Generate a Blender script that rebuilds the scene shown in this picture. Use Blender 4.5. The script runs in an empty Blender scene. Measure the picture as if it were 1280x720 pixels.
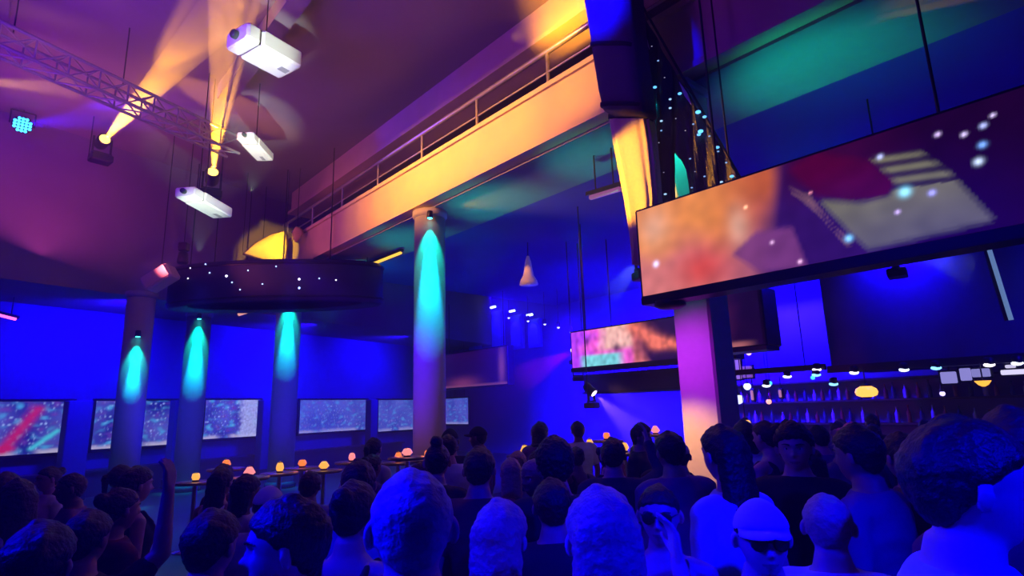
import bpy, math, random
from mathutils import Vector, Matrix, noise
R = random.Random(7)
scene = bpy.context.scene
COL = scene.collection
PI = math.pi
V = Vector

# ---------------------------------------------------------------- survey of the room
# metres; camera above the dance floor; sa runs along the balcony, sb across the room
F = 720.0; CZ = 1.92; PITCH = math.radians(11.77); ROLL = math.radians(-1.6)
_f = V((0, math.cos(PITCH), math.sin(PITCH))); _u = V((0, -math.sin(PITCH), math.cos(PITCH))); _r = V((1, 0, 0))
CR = _r * math.cos(ROLL) + _u * math.sin(ROLL); CU = -_r * math.sin(ROLL) + _u * math.cos(ROLL)
CAM = V((0, 0, CZ))
AZ = math.radians(42)
A = V((-math.sin(AZ), math.cos(AZ), 0)); B = V((math.cos(AZ), math.sin(AZ), 0)); Z = V((0, 0, 1))
def W(sa, sb, z): return A * sa + B * sb + Z * z
def sight(px, py): return CR * ((px - 640) / F) + CU * ((360 - py) / F) + _f
def on_b(px, py, b):
    d = sight(px, py); return CAM + d * (b / d.dot(B))
def on_z(px, py, z):
    d = sight(px, py); return CAM + d * ((z - CZ) / d.z)
def on_y(px, py, y):
    d = sight(px, py); return CAM + d * (y / d.y)
def proj(p):
    d = V(p) - CAM; z = d.dot(_f); return 640 + F * d.dot(CR) / z, 360 - F * d.dot(CU) / z
def sasb(p): return p.dot(A), p.dot(B)

# ---------------------------------------------------------------- materials
MATS = {}
def mat(name, col, rough=0.6, metal=0.0, var=0.15, scale=6.0, bump=0.0, emit=None, estr=0.0, sheen=0.0, sampled=True):
    if name in MATS: return MATS[name]
    m = bpy.data.materials.new(name); m.use_nodes = True
    nt = m.node_tree; n = nt.nodes; bs = n['Principled BSDF']
    tc = n.new('ShaderNodeTexCoord'); no = n.new('ShaderNodeTexNoise'); no.inputs['Scale'].default_value = scale; no.inputs['Detail'].default_value = 5
    nt.links.new(tc.outputs['Object'], no.inputs['Vector'])
    mx = n.new('ShaderNodeMix'); mx.data_type = 'RGBA'
    mx.inputs[6].default_value = tuple(c * (1 - var) for c in col) + (1,); mx.inputs[7].default_value = tuple(min(1, c * (1 + var)) for c in col) + (1,)
    nt.links.new(no.outputs['Fac'], mx.inputs[0]); nt.links.new(mx.outputs[2], bs.inputs['Base Color'])
    bs.inputs['Roughness'].default_value = rough; bs.inputs['Metallic'].default_value = metal
    if sheen: bs.inputs['Sheen Weight'].default_value = sheen
    if bump:
        bp = n.new('ShaderNodeBump'); bp.inputs['Strength'].default_value = bump; bp.inputs['Distance'].default_value = 0.02
        nt.links.new(no.outputs['Fac'], bp.inputs['Height']); nt.links.new(bp.outputs['Normal'], bs.inputs['Normal'])
    if emit:
        bs.inputs['Emission Color'].default_value = tuple(emit) + (1,); bs.inputs['Emission Strength'].default_value = estr
        if not sampled: m.cycles.emission_sampling = 'NONE'
    MATS[name] = m; return m
def glow(name, col, s, sampled=False): return mat(name, (0.02, 0.02, 0.02), 0.3, 0, emit=col, estr=s, sampled=sampled)

M_black = mat('black_metal', (0.012, 0.012, 0.014), 0.45, 0.3)
M_blackcloth = mat('black_cloth', (0.010, 0.010, 0.014), 0.9, 0, bump=0.3, scale=40)
M_dark = mat('dark_paint', (0.035, 0.035, 0.045), 0.7, 0, bump=0.1)
M_alu = mat('aluminium', (0.62, 0.60, 0.62), 0.35, 0.8)
M_white = mat('white_casing', (0.80, 0.80, 0.78), 0.5, 0, var=0.05)
M_chrome = mat('chrome', (0.8, 0.8, 0.82), 0.15, 1.0)
M_column = mat('column_plaster', (0.34, 0.33, 0.34), 0.65, 0, var=0.08, bump=0.15, scale=12)
M_fascia = mat('balcony_plaster', (0.60, 0.48, 0.34), 0.7, 0, var=0.1, bump=0.15, scale=3)
M_soffit = mat('soffit_paint', (0.22, 0.22, 0.23), 0.8, 0, var=0.1)
M_ceil = mat('ceiling_paint', (0.21, 0.17, 0.20), 0.9, 0, var=0.35, scale=0.5, bump=0.2)
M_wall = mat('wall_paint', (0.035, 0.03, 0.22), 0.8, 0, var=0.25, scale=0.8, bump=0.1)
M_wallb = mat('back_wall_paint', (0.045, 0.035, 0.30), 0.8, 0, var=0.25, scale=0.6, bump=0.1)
M_floor = mat('floor_concrete', (0.05, 0.05, 0.055), 0.35, 0, var=0.4, scale=2)
M_wood = mat('dark_wood', (0.05, 0.028, 0.018), 0.4, 0, var=0.4, scale=9)
M_glass = mat('bottle_glass', (0.05, 0.09, 0.07), 0.1, 0)
M_yellowcloth = mat('yellow_fabric', (0.80, 0.62, 0.22), 0.85, 0, var=0.08, bump=0.2, scale=30)
M_drape = mat('cream_drape', (0.70, 0.58, 0.40), 0.85, 0, var=0.1, bump=0.2, scale=30)

# ---------------------------------------------------------------- mesh builder
class MB:
    def __init__(s): s.v = []; s.f = []; s.sm = []
    def add(s, vs, fs, smooth=False):
        b = len(s.v); s.v += [tuple(p) for p in vs]; s.f += [tuple(b + i for i in f) for f in fs]; s.sm += [smooth] * len(fs); return s
    def box(s, c, ex, ey, ez, hx, hy, hz, bev=0.0):
        """box with half sizes along unit axes; bev chamfers the edges that run along ez"""
        c = V(c)
        if bev <= 0:
            pr = [(-hx, -hy), (hx, -hy), (hx, hy), (-hx, hy)]
        else:
            pr = [(-hx + bev, -hy), (hx - bev, -hy), (hx, -hy + bev), (hx, hy - bev), (hx - bev, hy), (-hx + bev, hy), (-hx, hy - bev), (-hx, -hy + bev)]
        n = len(pr); vs = []
        lv = [(-hz, 1), (hz, 1)] if bev <= 0 else [(-hz, 1 - bev / max(hx, hy)), (-hz + bev, 1), (hz - bev, 1), (hz, 1 - bev / max(hx, hy))]
        for z, k in lv:
            for x, y in pr: vs.append(c + ex * x * k + ey * y * k + ez * z)
        fs = [tuple(reversed(range(n)))]
        for l in range(len(lv) - 1):
            for i in range(n): fs.append((l * n + i, l * n + (i + 1) % n, (l + 1) * n + (i + 1) % n, (l + 1) * n + i))
        fs.append(tuple((len(lv) - 1) * n + i for i in range(n)))
        return s.add(vs, fs)
    def wbox(s, a0, a1, b0, b1, z0, z1, bev=0.0):
        return s.box(W((a0 + a1) / 2, (b0 + b1) / 2, (z0 + z1) / 2), A, B, Z, abs(a1 - a0) / 2, abs(b1 - b0) / 2, abs(z1 - z0) / 2, bev)
    def tube(s, p0, p1, r0, r1=None, n=12, smooth=True):
        p0 = V(p0); p1 = V(p1); r1 = r0 if r1 is None else r1
        d = (p1 - p0).normalized(); e = d.orthogonal().normalized(); g = d.cross(e)
        vs = []
        for p, r in ((p0, r0), (p1, r1)):
            for i in range(n):
                t = 2 * PI * i / n; vs.append(p + (e * math.cos(t) + g * math.sin(t)) * r)
        s.add(vs, [(i, (i + 1) % n, n + (i + 1) % n, n + i) for i in range(n)], smooth)
        s.add(vs[:n], [tuple(reversed(range(n)))]); s.add(vs[n:], [tuple(range(n))])
        return s
    def loft(s, rings, smooth=True, cap=True):
        n = len(rings[0]); vs = [p for r in rings for p in r]; fs = []
        for l in range(len(rings) - 1):
            for i in range(n): fs.append((l * n + i, l * n + (i + 1) % n, (l + 1) * n + (i + 1) % n, (l + 1) * n + i))
        if cap: fs.append(tuple(reversed(range(n)))); fs.append(tuple((len(rings) - 1) * n + i for i in range(n)))
        return s.add(vs, fs, smooth)
    def lathe(s, o, prof, n=20, axis=None, smooth=True):
        o = V(o); ax = V(axis or (0, 0, 1)).normalized(); e = ax.orthogonal().normalized(); g = ax.cross(e)
        return s.loft([[o + ax * z + (e * math.cos(2 * PI * i / n) + g * math.sin(2 * PI * i / n)) * max(r, 1e-4) for i in range(n)] for r, z in prof], smooth)
    def ball(s, c, r, n=10, sc=(1, 1, 1)):
        c = V(c); m = max(5, n // 2 + 1)
        return s.loft([[c + V((math.cos(2 * PI * i / n) * math.sin(t) * r * sc[0], math.sin(2 * PI * i / n) * math.sin(t) * r * sc[1], -math.cos(t) * r * sc[2])) for i in range(n)]
                       for t in [max(0.02, min(PI - 0.02, PI * k / m)) for k in range(m + 1)]])
    def capsule(s, p0, p1, r0, r1, n=14):
        p0 = V(p0); p1 = V(p1); d = p1 - p0; d = d.normalized() if d.length > 1e-6 else Z; e = d.orthogonal().normalized(); g = d.cross(e)
        rings = []
        for t in (-88, -60, -30, 0): rings.append((p0 + d * r0 * math.sin(math.radians(t)), r0 * math.cos(math.radians(t))))
        for t in (0, 30, 60, 88): rings.append((p1 + d * r1 * math.sin(math.radians(t)), r1 * math.cos(math.radians(t))))
        return s.loft([[c + (e * math.cos(2 * PI * i / n) + g * math.sin(2 * PI * i / n)) * r for i in range(n)] for c, r in rings])
    def slab(s, pts, off):
        """polygon given by its corners, thickened by the vector off"""
        n = len(pts); vs = [V(p) for p in pts] + [V(p) + off for p in pts]
        return s.add(vs, [tuple(range(n)), tuple(reversed(range(n, 2 * n)))] + [(i, n + i, n + (i + 1) % n, (i + 1) % n) for i in range(n)])
    def mesh(s, name, rel=None):
        me = bpy.data.meshes.new(name); o = V(rel) if rel is not None else V((0, 0, 0))
        me.from_pydata([tuple(V(p) - o) for p in s.v], [], s.f); me.polygons.foreach_set('use_smooth', s.sm); me.update()
        import bmesh
        bm = bmesh.new(); bm.from_mesh(me); bmesh.ops.recalc_face_normals(bm, faces=bm.faces); bm.to_mesh(me); bm.free()
        return me

def put(name, mb, m, parent=None, rel=None):
    """link a mesh as one object; geometry is in world metres, the origin goes to rel or to the parent's base"""
    if rel is None: rel = parent_base(parent) if parent is not None else V((0, 0, 0))
    me = mb.mesh(name, rel); me.materials.append(m)
    o = bpy.data.objects.new(name, me); COL.objects.link(o)
    o.location = V(rel) - (parent_base(parent) if parent is not None else V((0, 0, 0)))
    if parent is not None: o.parent = parent
    return o
def parent_base(p):
    b = V((0, 0, 0))
    while p is not None: b += p.location; p = p.parent
    return b
def thing(name, loc, label, cat, group=None, kind='thing'):
    o = bpy.data.objects.new(name, None); o.empty_display_size = 0.1; COL.objects.link(o); o.location = V(loc)
    return tag(o, label, cat, group, kind)
def tag(o, label, cat, group=None, kind='thing'):
    o['label'] = label; o['category'] = cat; o['kind'] = kind
    if group: o['group'] = group
    return o
def struct(name, mb, m):
    o = put(name, mb, m); o['kind'] = 'structure'; return o
def lamp(kind, name, loc, col, power, to=None, size=0.1, angle=40, blend=0.3, sizey=None, parent=None):
    l = bpy.data.lights.new(name, kind); l.color = col; l.energy = power
    if kind == 'SPOT': l.spot_size = math.radians(angle); l.spot_blend = blend; l.shadow_soft_size = size
    elif kind == 'AREA':
        l.size = size
        if sizey: l.shape = 'RECTANGLE'; l.size_y = sizey
    else: l.shadow_soft_size = size
    o = bpy.data.objects.new(name, l); COL.objects.link(o); o.location = V(loc)
    if to is not None: o.rotation_euler = (V(to) - V(loc)).to_track_quat('-Z', 'Y').to_euler()
    return o
#SECTION room
ZC = 8.35                                    # ceiling
WL0 = on_y(0, 545, 14.0); WD = V((math.sin(math.radians(32)), math.cos(math.radians(32)), 0)); WN = V((WD.y, -WD.x, 0))   # left wall line, WN into the room
WL0.z = 0
def wl(s, d, z): return WL0 + WD * s + WN * d + Z * z
def wl_hit(px, py, d=0.0):
    r = sight(px, py); t = (WL0 + WN * d - CAM).dot(WN) / r.dot(WN); return CAM + r * t
BW = 17.0                                    # back wall
def topz(p):
    p = V(p); b = p.dot(B)
    if (p - WL0).dot(WN) < 2.9 and p.z < 4.8: return 4.8
    if 5.7 < b < 7.33 and p.z < 5.74: return 5.74
    if b >= 7.3 and p.z < 6.0: return 6.0
    return ZC
def room():
    P = [wl(-24, 0, 0)]
    s_end = (BW - WL0.dot(B)) / WD.dot(B); P.append(wl(s_end, 0, 0)); P.append(W(-13, BW, 0)); P.append(W(-13, -9, 0)); P.append(W((P[0].dot(A)), -9, 0))
    mb = MB(); mb.slab([p for p in P], V((0, 0, -0.15))); struct('floor', mb, M_floor)
    mb = MB(); mb.slab([p + Z * ZC for p in P], V((0, 0, 0.15))); struct('ceiling', mb, M_ceil)
    names = ['wall_left', 'wall_back', 'wall_right', 'wall_front', 'wall_side']
    c = sum(P, V((0, 0, 0))) / len(P)
    for i, nm in enumerate(names):
        p, q = P[i], P[(i + 1) % len(P)]; d = (q - p).normalized(); nrm = V((d.y, -d.x, 0))
        if nrm.dot(c - p) > 0: nrm = -nrm
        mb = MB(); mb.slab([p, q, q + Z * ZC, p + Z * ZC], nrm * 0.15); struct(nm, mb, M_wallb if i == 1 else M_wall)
    # bulkhead lowering over the wall of screens and the ceiling joists above the dance floor
    mb = MB(); mb.slab([wl(-23.9, 0, 4.8), wl(s_end - .02, 0, 4.8), wl((BW - .02 - wl(0, 2.9, 0).dot(B)) / WD.dot(B), 2.9, 4.8), wl(-23.9, 2.9, 4.8)], Z * (ZC - 4.8)); struct('trim_1', mb, M_ceil)
    mb = MB(); mb.wbox(-12.98, 16.2, 7.33, BW - .01, 6.0, 6.14); struct('trim_5', mb, M_wallb)
    for i, sb in enumerate((-4.0, -0.6, 2.8)):
        mb = MB(); mb.wbox(-12, 11.5, sb - 0.14, sb + 0.14, ZC - 0.32, ZC, 0.02); struct('trim_%d' % (i + 2), mb, M_ceil)
room()
def pole_up(t, p, name='suspension_rod', r=0.01):
    mb = MB(); mb.tube(V(p), V((p[0], p[1], topz(p))), r, n=6); put(name, mb, M_black, t)


def balcony():
    t = thing('balcony', W(4, 5.75, 5.75), 'long balcony with a plastered front edge and railing above the four columns', 'balcony')
    a0, a1 = -9.0, 16.3
    mb = MB(); mb.wbox(a0, a1, 5.75, 5.95, 5.78, 6.62); mb.wbox(a0, a1, 5.70, 5.95, 6.62, 6.70); mb.wbox(a0, a1, 5.72, 5.75, 5.78, 5.86); put('fascia', mb, M_fascia, t)
    mb = MB(); mb.wbox(a0, a1, 5.95, 7.32, 5.74, 5.95); mb.wbox(a0, a1, 5.95, 7.32, 6.5, 6.6); put('soffit', mb, M_soffit, t)
    mb = MB(); mb.wbox(a0, a1, 7.2, 7.32, 5.95, 6.6); put('rear_edge', mb, M_soffit, t)
    mb = MB(); mb.tube(W(a0, 5.82, 7.30), W(a1, 5.82, 7.30), 0.045, n=10); put('handrail', mb, M_alu, t)
    mb = MB(); mb.tube(W(a0, 5.82, 6.95), W(a1, 5.82, 6.95), 0.018, n=8); put('mid_rail', mb, M_alu, t)
    a = -8.5
    while a < 16.2:
        mb = MB(); mb.tube(W(a, 5.82, 6.70), W(a, 5.82, 7.28), 0.03, n=8); mb.lathe(W(a, 5.82, 6.70), [(0.07, 0), (0.07, 0.02), (0.03, 0.03)], 10); put('post', mb, M_alu, t); a += 1.75
    # deep ceiling girder over the balcony front
    t = thing('ceiling_girder', W(4, 6.2, 7.8), 'deep plastered ceiling girder running above the balcony railing', 'beam')
    mb = MB(); mb.wbox(a0, a1, 6.0, 6.5, 7.74, ZC); put('web', mb, M_fascia, t)
    mb = MB(); mb.wbox(a0, a1, 5.9, 6.6, 7.66, 7.74); put('flange', mb, M_fascia, t)
balcony()

def column(c, r, ztop, label, group=None, square=False):
    c = V((c[0], c[1], 0)); t = thing('column', c, label, 'column', group); sa, sb = sasb(c)
    if square:
        mb = MB(); mb.wbox(sa - r, sa + r, sb - r, sb + r, 0.16, ztop - 0.1, 0.025); put('shaft', mb, M_column, t)
        mb = MB(); mb.wbox(sa - r - .05, sa + r + .05, sb - r - .05, sb + r + .05, 0.0, 0.16, 0.02); put('plinth', mb, M_dark, t)
        mb = MB(); mb.wbox(sa - r - .03, sa + r + .03, sb - r - .03, sb + r + .03, ztop - 0.1, ztop, 0.02); put('capital', mb, M_column, t)
    else:
        mb = MB(); mb.lathe(c, [(r, .16), (r, ztop - .14)], 40); put('shaft', mb, M_column, t)
        mb = MB(); mb.lathe(c, [(r + .06, 0), (r + .06, .1), (r + .02, .16)], 40); put('plinth', mb, M_dark, t)
        mb = MB(); mb.lathe(c, [(r, ztop - .14), (r + .04, ztop - .1), (r + .04, ztop)], 40); put('capital', mb, M_column, t)
    return t
def downlight(p, out, label, colr, group='teal downlights on the columns', e=30.0):
    """small can on an arm at p, shining along d"""
    d = -Z; t = thing('downlight', p, label, 'spotlight', group); p = V(p)
    mb = MB(); mb.lathe(p, [(0.035, 0.0), (0.055, 0.01), (0.06, 0.14), (0.052, 0.145)], 14, d); put('can', mb, M_black, t)
    mb = MB(); mb.lathe(p + d * 0.14, [(0.05, 0), (0.045, 0.012), (0.02, 0.018)], 14, d); put('lens', mb, glow('teal_lens', colr, 8.0), t)
    mb = MB(); mb.tube(p + d * .05, p + d * .05 - V(out) * 0.11, 0.014, n=8); put('arm', mb, M_black, t)
    return t
TEAL = (0.0, 0.85, 0.62)
def columns():
    def at(px, b, r): return on_b(px, 450, b + r)
    defs = [(at(537, 5.78, .30), .30, 5.74, 'tall round column lit teal from its top, in the middle of the room', False),
            (at(358, 5.78, .34), .34, 5.74, 'round column lit teal under the curved canopy, right one of its pair', False),
            (at(882, 5.78, .23), .23, 5.74, 'square column with a pink and orange lit front, under the large screen', True),
            (on_y(243, 470, 16.0), .31, 4.8, 'round column lit teal under the left edge of the curved canopy', False),
            (on_y(166, 480, 13.2), .29, 4.8, 'leftmost teal lit round column, standing in front of the video screens', False)]
    for c, r, zt, lab, sq in defs: column(c, r, zt, lab, 'columns of the hall', sq)
    return defs
CD = columns()

#SECTION screens
def face_mesh(name, P00, P10, P11, P01, nu, nv, paint, m, parent):
    """screen picture: a grid whose colours are what the display shows"""
    base = parent_base(parent); vs = []; fs = []; cs = []
    for j in range(nv + 1):
        for i in range(nu + 1):
            u, v = i / nu, j / nv
            vs.append((P00 * (1 - u) + P10 * u) * (1 - v) + (P01 * (1 - u) + P11 * u) * v - base); cs.append(paint(u, v))
    for j in range(nv):
        for i in range(nu): fs.append((j * (nu + 1) + i, j * (nu + 1) + i + 1, (j + 1) * (nu + 1) + i + 1, (j + 1) * (nu + 1) + i))
    me = bpy.data.meshes.new(name); me.from_pydata([tuple(v) for v in vs], [], fs); me.update()
    ca = me.color_attributes.new('picture', 'FLOAT_COLOR', 'POINT')
    for k, c in enumerate(cs): ca.data[k].color = (c[0], c[1], c[2], 1)
    me.materials.append(m); o = bpy.data.objects.new(name, me); COL.objects.link(o); o.parent = parent; return o
def pict_mat(name, s):
    m = bpy.data.materials.new(name); m.use_nodes = True; nt = m.node_tree; n = nt.nodes; bs = n['Principled BSDF']
    at = n.new('ShaderNodeVertexColor'); at.layer_name = 'picture'
    bs.inputs['Base Color'].default_value = (0.01, 0.01, 0.01, 1); bs.inputs['Roughness'].default_value = 0.4
    nt.links.new(at.outputs['Color'], bs.inputs['Emission Color']); bs.inputs['Emission Strength'].default_value = s; return m
def lin(r, g, b): return tuple((c / 255) ** 2.2 for c in (r, g, b))
def mixc(a, b, t): t = max(0, min(1, t)); return tuple(x * (1 - t) + y * t for x, y in zip(a, b))
def sst(e0, e1, x): t = max(0, min(1, (x - e0) / (e1 - e0))); return t * t * (3 - 2 * t)
def blob(u, v, cu, cv, ru, rv): return math.exp(-((u - cu) / ru) ** 2 - ((v - cv) / rv) ** 2)
def seg(u, v, x0, y0, x1, y1, w):
    dx, dy = x1 - x0, y1 - y0; t = max(0, min(1, ((u - x0) * dx + (v - y0) * dy) / (dx * dx + dy * dy)))
    return math.exp(-((u - x0 - t * dx) ** 2 + (v - y0 - t * dy) ** 2) / (w * w))
def poly_in(pts, x, y):
    c = False; j = len(pts) - 1
    for i in range(len(pts)):
        xi, yi = pts[i]; xj, yj = pts[j]
        if (yi > y) != (yj > y) and x < (xj - xi) * (y - yi) / (yj - yi) + xi: c = not c
        j = i
    return c

def big_screen():
    a_l, a_r, b, z0, z1 = 3.50, -2.2, 5.0, 3.03, 3.96
    t = thing('large_screen', W(1, b, z0), 'large long hanging screen showing an orange, maroon and grey picture', 'screen')
    mb = MB(); mb.wbox(a_l + .03, a_r, b + .005, b + 0.22, z0 - .02, z1 + .02, 0.01); put('housing', mb, M_black, t)
    mb = MB(); mb.wbox(a_l + .02, a_r, b - .03, b + 0.2, z0 - .10, z0 - .01, 0.015); mb.lathe(W(a_l - 0.25, b + .1, z0 - .16), [(0.1, 0), (0.16, .03), (0.16, .08)], 16); put('bottom_rail', mb, M_black, t)
    # in-picture coordinates: s metres from the left end, h 0..1 up
    def S(px, py):
        p = on_b(px, py, b); return (a_l - p.dot(A)), (p.z - z0) / (z1 - z0)
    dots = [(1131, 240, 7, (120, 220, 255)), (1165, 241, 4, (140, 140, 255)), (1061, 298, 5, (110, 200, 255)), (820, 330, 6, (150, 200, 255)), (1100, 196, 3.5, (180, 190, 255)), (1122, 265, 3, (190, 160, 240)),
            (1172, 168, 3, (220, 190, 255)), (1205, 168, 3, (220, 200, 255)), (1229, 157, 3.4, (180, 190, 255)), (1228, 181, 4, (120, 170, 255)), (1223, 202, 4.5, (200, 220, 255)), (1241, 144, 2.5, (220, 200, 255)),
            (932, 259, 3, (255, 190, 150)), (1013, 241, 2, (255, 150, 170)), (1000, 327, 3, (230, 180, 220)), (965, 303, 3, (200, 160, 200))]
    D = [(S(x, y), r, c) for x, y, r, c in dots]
    rib = [S(*p) for p in ((985, 236), (1012, 246), (1042, 285), (1066, 305), (1058, 305), (1030, 272), (1000, 246))]
    purple = [S(*p) for p in ((945, 290), (990, 284), (1010, 335), (950, 340), (915, 318))]
    red = [S(*p) for p in ((985, 212), (1020, 190), (1085, 200), (1118, 225), (1110, 245), (1060, 252), (1020, 244))]
    gray = [S(*p) for p in ((1024, 250), (1075, 254), (1112, 246), (1120, 228), (1088, 196), (1150, 190), (1185, 214), (1243, 275), (1085, 312), (1062, 290))]
    def soft(poly, s, h):
        k = 0
        for dx, dy in ((0, 0), (.02, 0), (-.02, 0), (0, .03), (0, -.03), (.012, .02), (-.012, -.02)): k += poly_in(poly, s + dx, h + dy)
        return k / 7
    sL = [S(x, 290)[0] for x in (800, 870, 930, 965, 1010, 1060)]
    def paint(u, v):
        s = u * (a_l - a_r); h = v
        nz = noise.noise(V((s * 2.2, h * 2.2, 0.3))); n2 = noise.noise(V((s * 7, h * 7, 4)))
        top = mixc(lin(235, 140, 70), lin(190, 90, 50), sst(sL[1], sL[3], s)); bot = mixc(lin(215, 120, 120), lin(150, 80, 110), sst(sL[1], sL[3], s))
        c = mixc(bot, top, sst(.25, .75, h + .25 * nz))
        c = mixc(c, lin(210, 60, 50), .8 * blob(s, h, sL[1] + .03, .18, .28, .25))
        c = mixc(c, lin(235, 190, 170), .5 * blob(s, h, sL[0] + .18, .75, .18, .22) + .55 * blob(s, h, sL[2] - .05, .52, .1, .2))
        d = sst(sL[2] + .12, sL[3] + .08, s + .25 * (1 - h) - .12 + .1 * nz)
        c = mixc(c, lin(52, 24, 92), d)
        c = mixc(c, lin(118, 60, 120), .9 * soft(purple, s, h))
        c = mixc(c, lin(60, 10, 40), .85 * sst(.45, .9, h) * sst(sL[3], sL[4], s))
        right = sst(sL[4] + .25, sL[5] + .7, s)
        c = mixc(c, lin(34, 8, 44), right)
        c = mixc(c, lin(84, 6, 44), .8 * soft(red, s, h) * (0.8 + .4 * nz))
        g = soft(gray, s, h)
        st = 1.0
        if h > .52 - .12 * (s - sL[5]): st = 0.5 + 0.5 * math.sin((h * 1.0 + s * .16) * 62)
        c = mixc(c, mixc(lin(96, 92, 98), lin(124, 120, 92), sst(0, .7, h)), g * max(.12, st) * .95)
        c = mixc(c, lin(150, 105, 110), .8 * soft(rib, s, h))
        c = tuple(max(0, x * (1 + .22 * n2)) for x in c)
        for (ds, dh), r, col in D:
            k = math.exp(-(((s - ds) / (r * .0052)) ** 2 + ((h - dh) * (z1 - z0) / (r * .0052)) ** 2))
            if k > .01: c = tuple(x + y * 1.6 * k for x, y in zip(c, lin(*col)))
        return c
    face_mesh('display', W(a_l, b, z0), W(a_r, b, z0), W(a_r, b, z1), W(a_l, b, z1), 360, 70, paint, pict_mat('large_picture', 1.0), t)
    for sa in (2.6, 0.8, -1.0):
        mb = MB(); mb.tube(W(sa, b + .12, z1), W(sa, b + .12, ZC), 0.012, n=6); put('suspension_cable', mb, M_black, t)
big_screen()

def far_screens():
    b = 9.5
    p0, p1 = on_b(716, 464, b), on_b(850, 443, b); q0, q1 = on_b(716, 415, b), on_b(852, 396, b)
    a0, a1 = p0.dot(A), p1.dot(A) - 1.1; z0 = (p0.z + p1.z) / 2; z1 = (q0.z + q1.z) / 2
    t = thing('hanging_screen', W((a0 + a1) / 2, b, z0), 'far hanging screen with pink and peach picture, left of the pink lit column', 'screen')
    mb = MB(); mb.wbox(a0 + .04, a1, b + .01, b + .3, z0 - .03, z1 + .03, .015); put('housing', mb, M_black, t)
    mb = MB(); mb.wbox(a0 + .02, a1, b - .04, b + .28, z0 - .1, z0 - .01); put('bottom_rail', mb, M_black, t)
    L = a0 - a1
    def paint(u, v):
        s = u * 190  # about pixels of width
        n1 = noise.noise(V((s * .09, v * 3, 1))); n2 = noise.noise(V((s * .2, v * 6, 5)))
        c = mixc(lin(170, 60, 235), lin(230, 90, 200), sst(5, 40, s + 20 * n1))
        c = mixc(c, lin(225, 170, 160), sst(35, 50, s + 6 * n1) * sst(.3, .5, v))
        c = mixc(c, lin(110, 190, 200), sst(.36, .25, v) * sst(8, 20, s) * sst(75, 60, s))
        c = mixc(c, lin(215, 110, 110), sst(78, 86, s)); 
        ar = seg(s / 60, v, 84 / 60, .9, 110 / 60, .45, .16) + seg(s / 60, v, 110 / 60, .42, 150 / 60, .30, .12)
        c = mixc(c, lin(36, 16, 60), sst(82, 96, s + 18 * (v - .5)))
        c = mixc(c, lin(225, 110, 90), min(1, ar) * .95)
        c = mixc(c, lin(50, 10, 60), .8 * blob(s, v, 62, .42, 6, .12) + .7 * blob(s, v, 22, .7, 4, .1) + .5 * blob(s, v, 88, .3, 9, .3))
        return tuple(max(0, x * (1 + .5 * n2)) for x in c)
    face_mesh('display', W(a0, b, z0), W(a1, b, z0), W(a1, b, z1), W(a0, b, z1), 130, 36, paint, pict_mat('hanging_picture', 1.3), t)
    for sa in (a0 - .3, a1 + .3):
        mb = MB(); mb.tube(W(sa, b + .15, z1), W(sa, b + .15, 6.0), 0.015, n=6); put('suspension_cable', mb, M_black, t)
    # dark bulkhead box under it
    b2 = 10.2; p0, p1 = on_b(730, 493, b2), on_b(850, 470, b2); q = on_b(735, 468, b2)
    t = thing('dark_canopy', W(p0.dot(A), b2, p0.z), 'dark boxed canopy below the far hanging screen', 'canopy')
    mb = MB(); mb.wbox(p0.dot(A), p1.dot(A) - .5, b2, b2 + 1.2, p0.z, q.z, .02); put('box', mb, M_dark, t)
    mb = MB(); mb.wbox(p0.dot(A) + .03, p1.dot(A) - .5, b2 - .03, b2, p0.z, p0.z + .05); put('edge_strip', mb, M_black, t)
    for sa in (p0.dot(A) - .2, p1.dot(A) - .3):
        mb = MB(); mb.tube(W(sa, b2 + .9, q.z), W(sa, b2 + .9, 6.0), 0.015, n=6); put('suspension_rod', mb, M_black, t)
    # boxy screen right of the column
    b3 = 8.2; p0, p1 = on_b(897, 436, b3), on_b(958, 424, b3); q0 = on_b(897, 366, b3); z0, z1 = p0.z - .02, q0.z
    t = thing('square_screen', W(p0.dot(A), b3, z0), 'dark squarish hanging screen to the right of the pink lit column', 'screen')
    a0, a1 = p0.dot(A) + .25, p1.dot(A)
    mb = MB(); mb.wbox(a0, a1, b3 + .01, b3 + .5, z0, z1, .02); put('housing', mb, M_black, t)
    mb = MB(); mb.wbox(a0 - .02, a1, b3 - .03, b3 + .4, z0 - .06, z0); put('bottom_rail', mb, M_black, t)
    def paint(u, v):
        c = mixc(lin(60, 22, 60), lin(20, 6, 40), sst(.3, .8, u + .2 * noise.noise(V((u * 4, v * 4, 2)))))
        c = mixc(c, lin(200, 150, 170), blob(u, v, .33, .5, .05, .35)); c = mixc(c, lin(190, 110, 110), .9 * sst(.12, .04, v) * sst(.95, .6, u)); return c
    face_mesh('display', W(a0 - .03, b3, z0 + .02), W(a1 + .05, b3, z0 + .02), W(a1 + .05, b3, z1 - .03), W(a0 - .03, b3, z1 - .03), 40, 30, paint, pict_mat('square_picture', 0.9), t)
    mb = MB(); mb.tube(W((a0 + a1) / 2, b3 + .25, z1), W((a0 + a1) / 2, b3 + .25, 6.0), 0.03, n=8); put('pole', mb, M_black, t)
    # dim maroon screen further left
    b4 = 13.0; p0, p1 = on_b(552, 489, b4), on_b(634, 476, b4); q0 = on_b(552, 448, b4); z0, z1 = (p0.z + p1.z) / 2, q0.z + .1
    t = thing('dim_screen', W(p0.dot(A), b4, z0), 'dim maroon screen hanging beside the tall teal lit column', 'screen')
    a0, a1 = p0.dot(A), p1.dot(A)
    mb = MB(); mb.wbox(a0 + .05, a1 - .05, b4 + .01, b4 + .3, z0 - .06, z1 + .05, .02); put('housing', mb, M_black, t)
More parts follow.
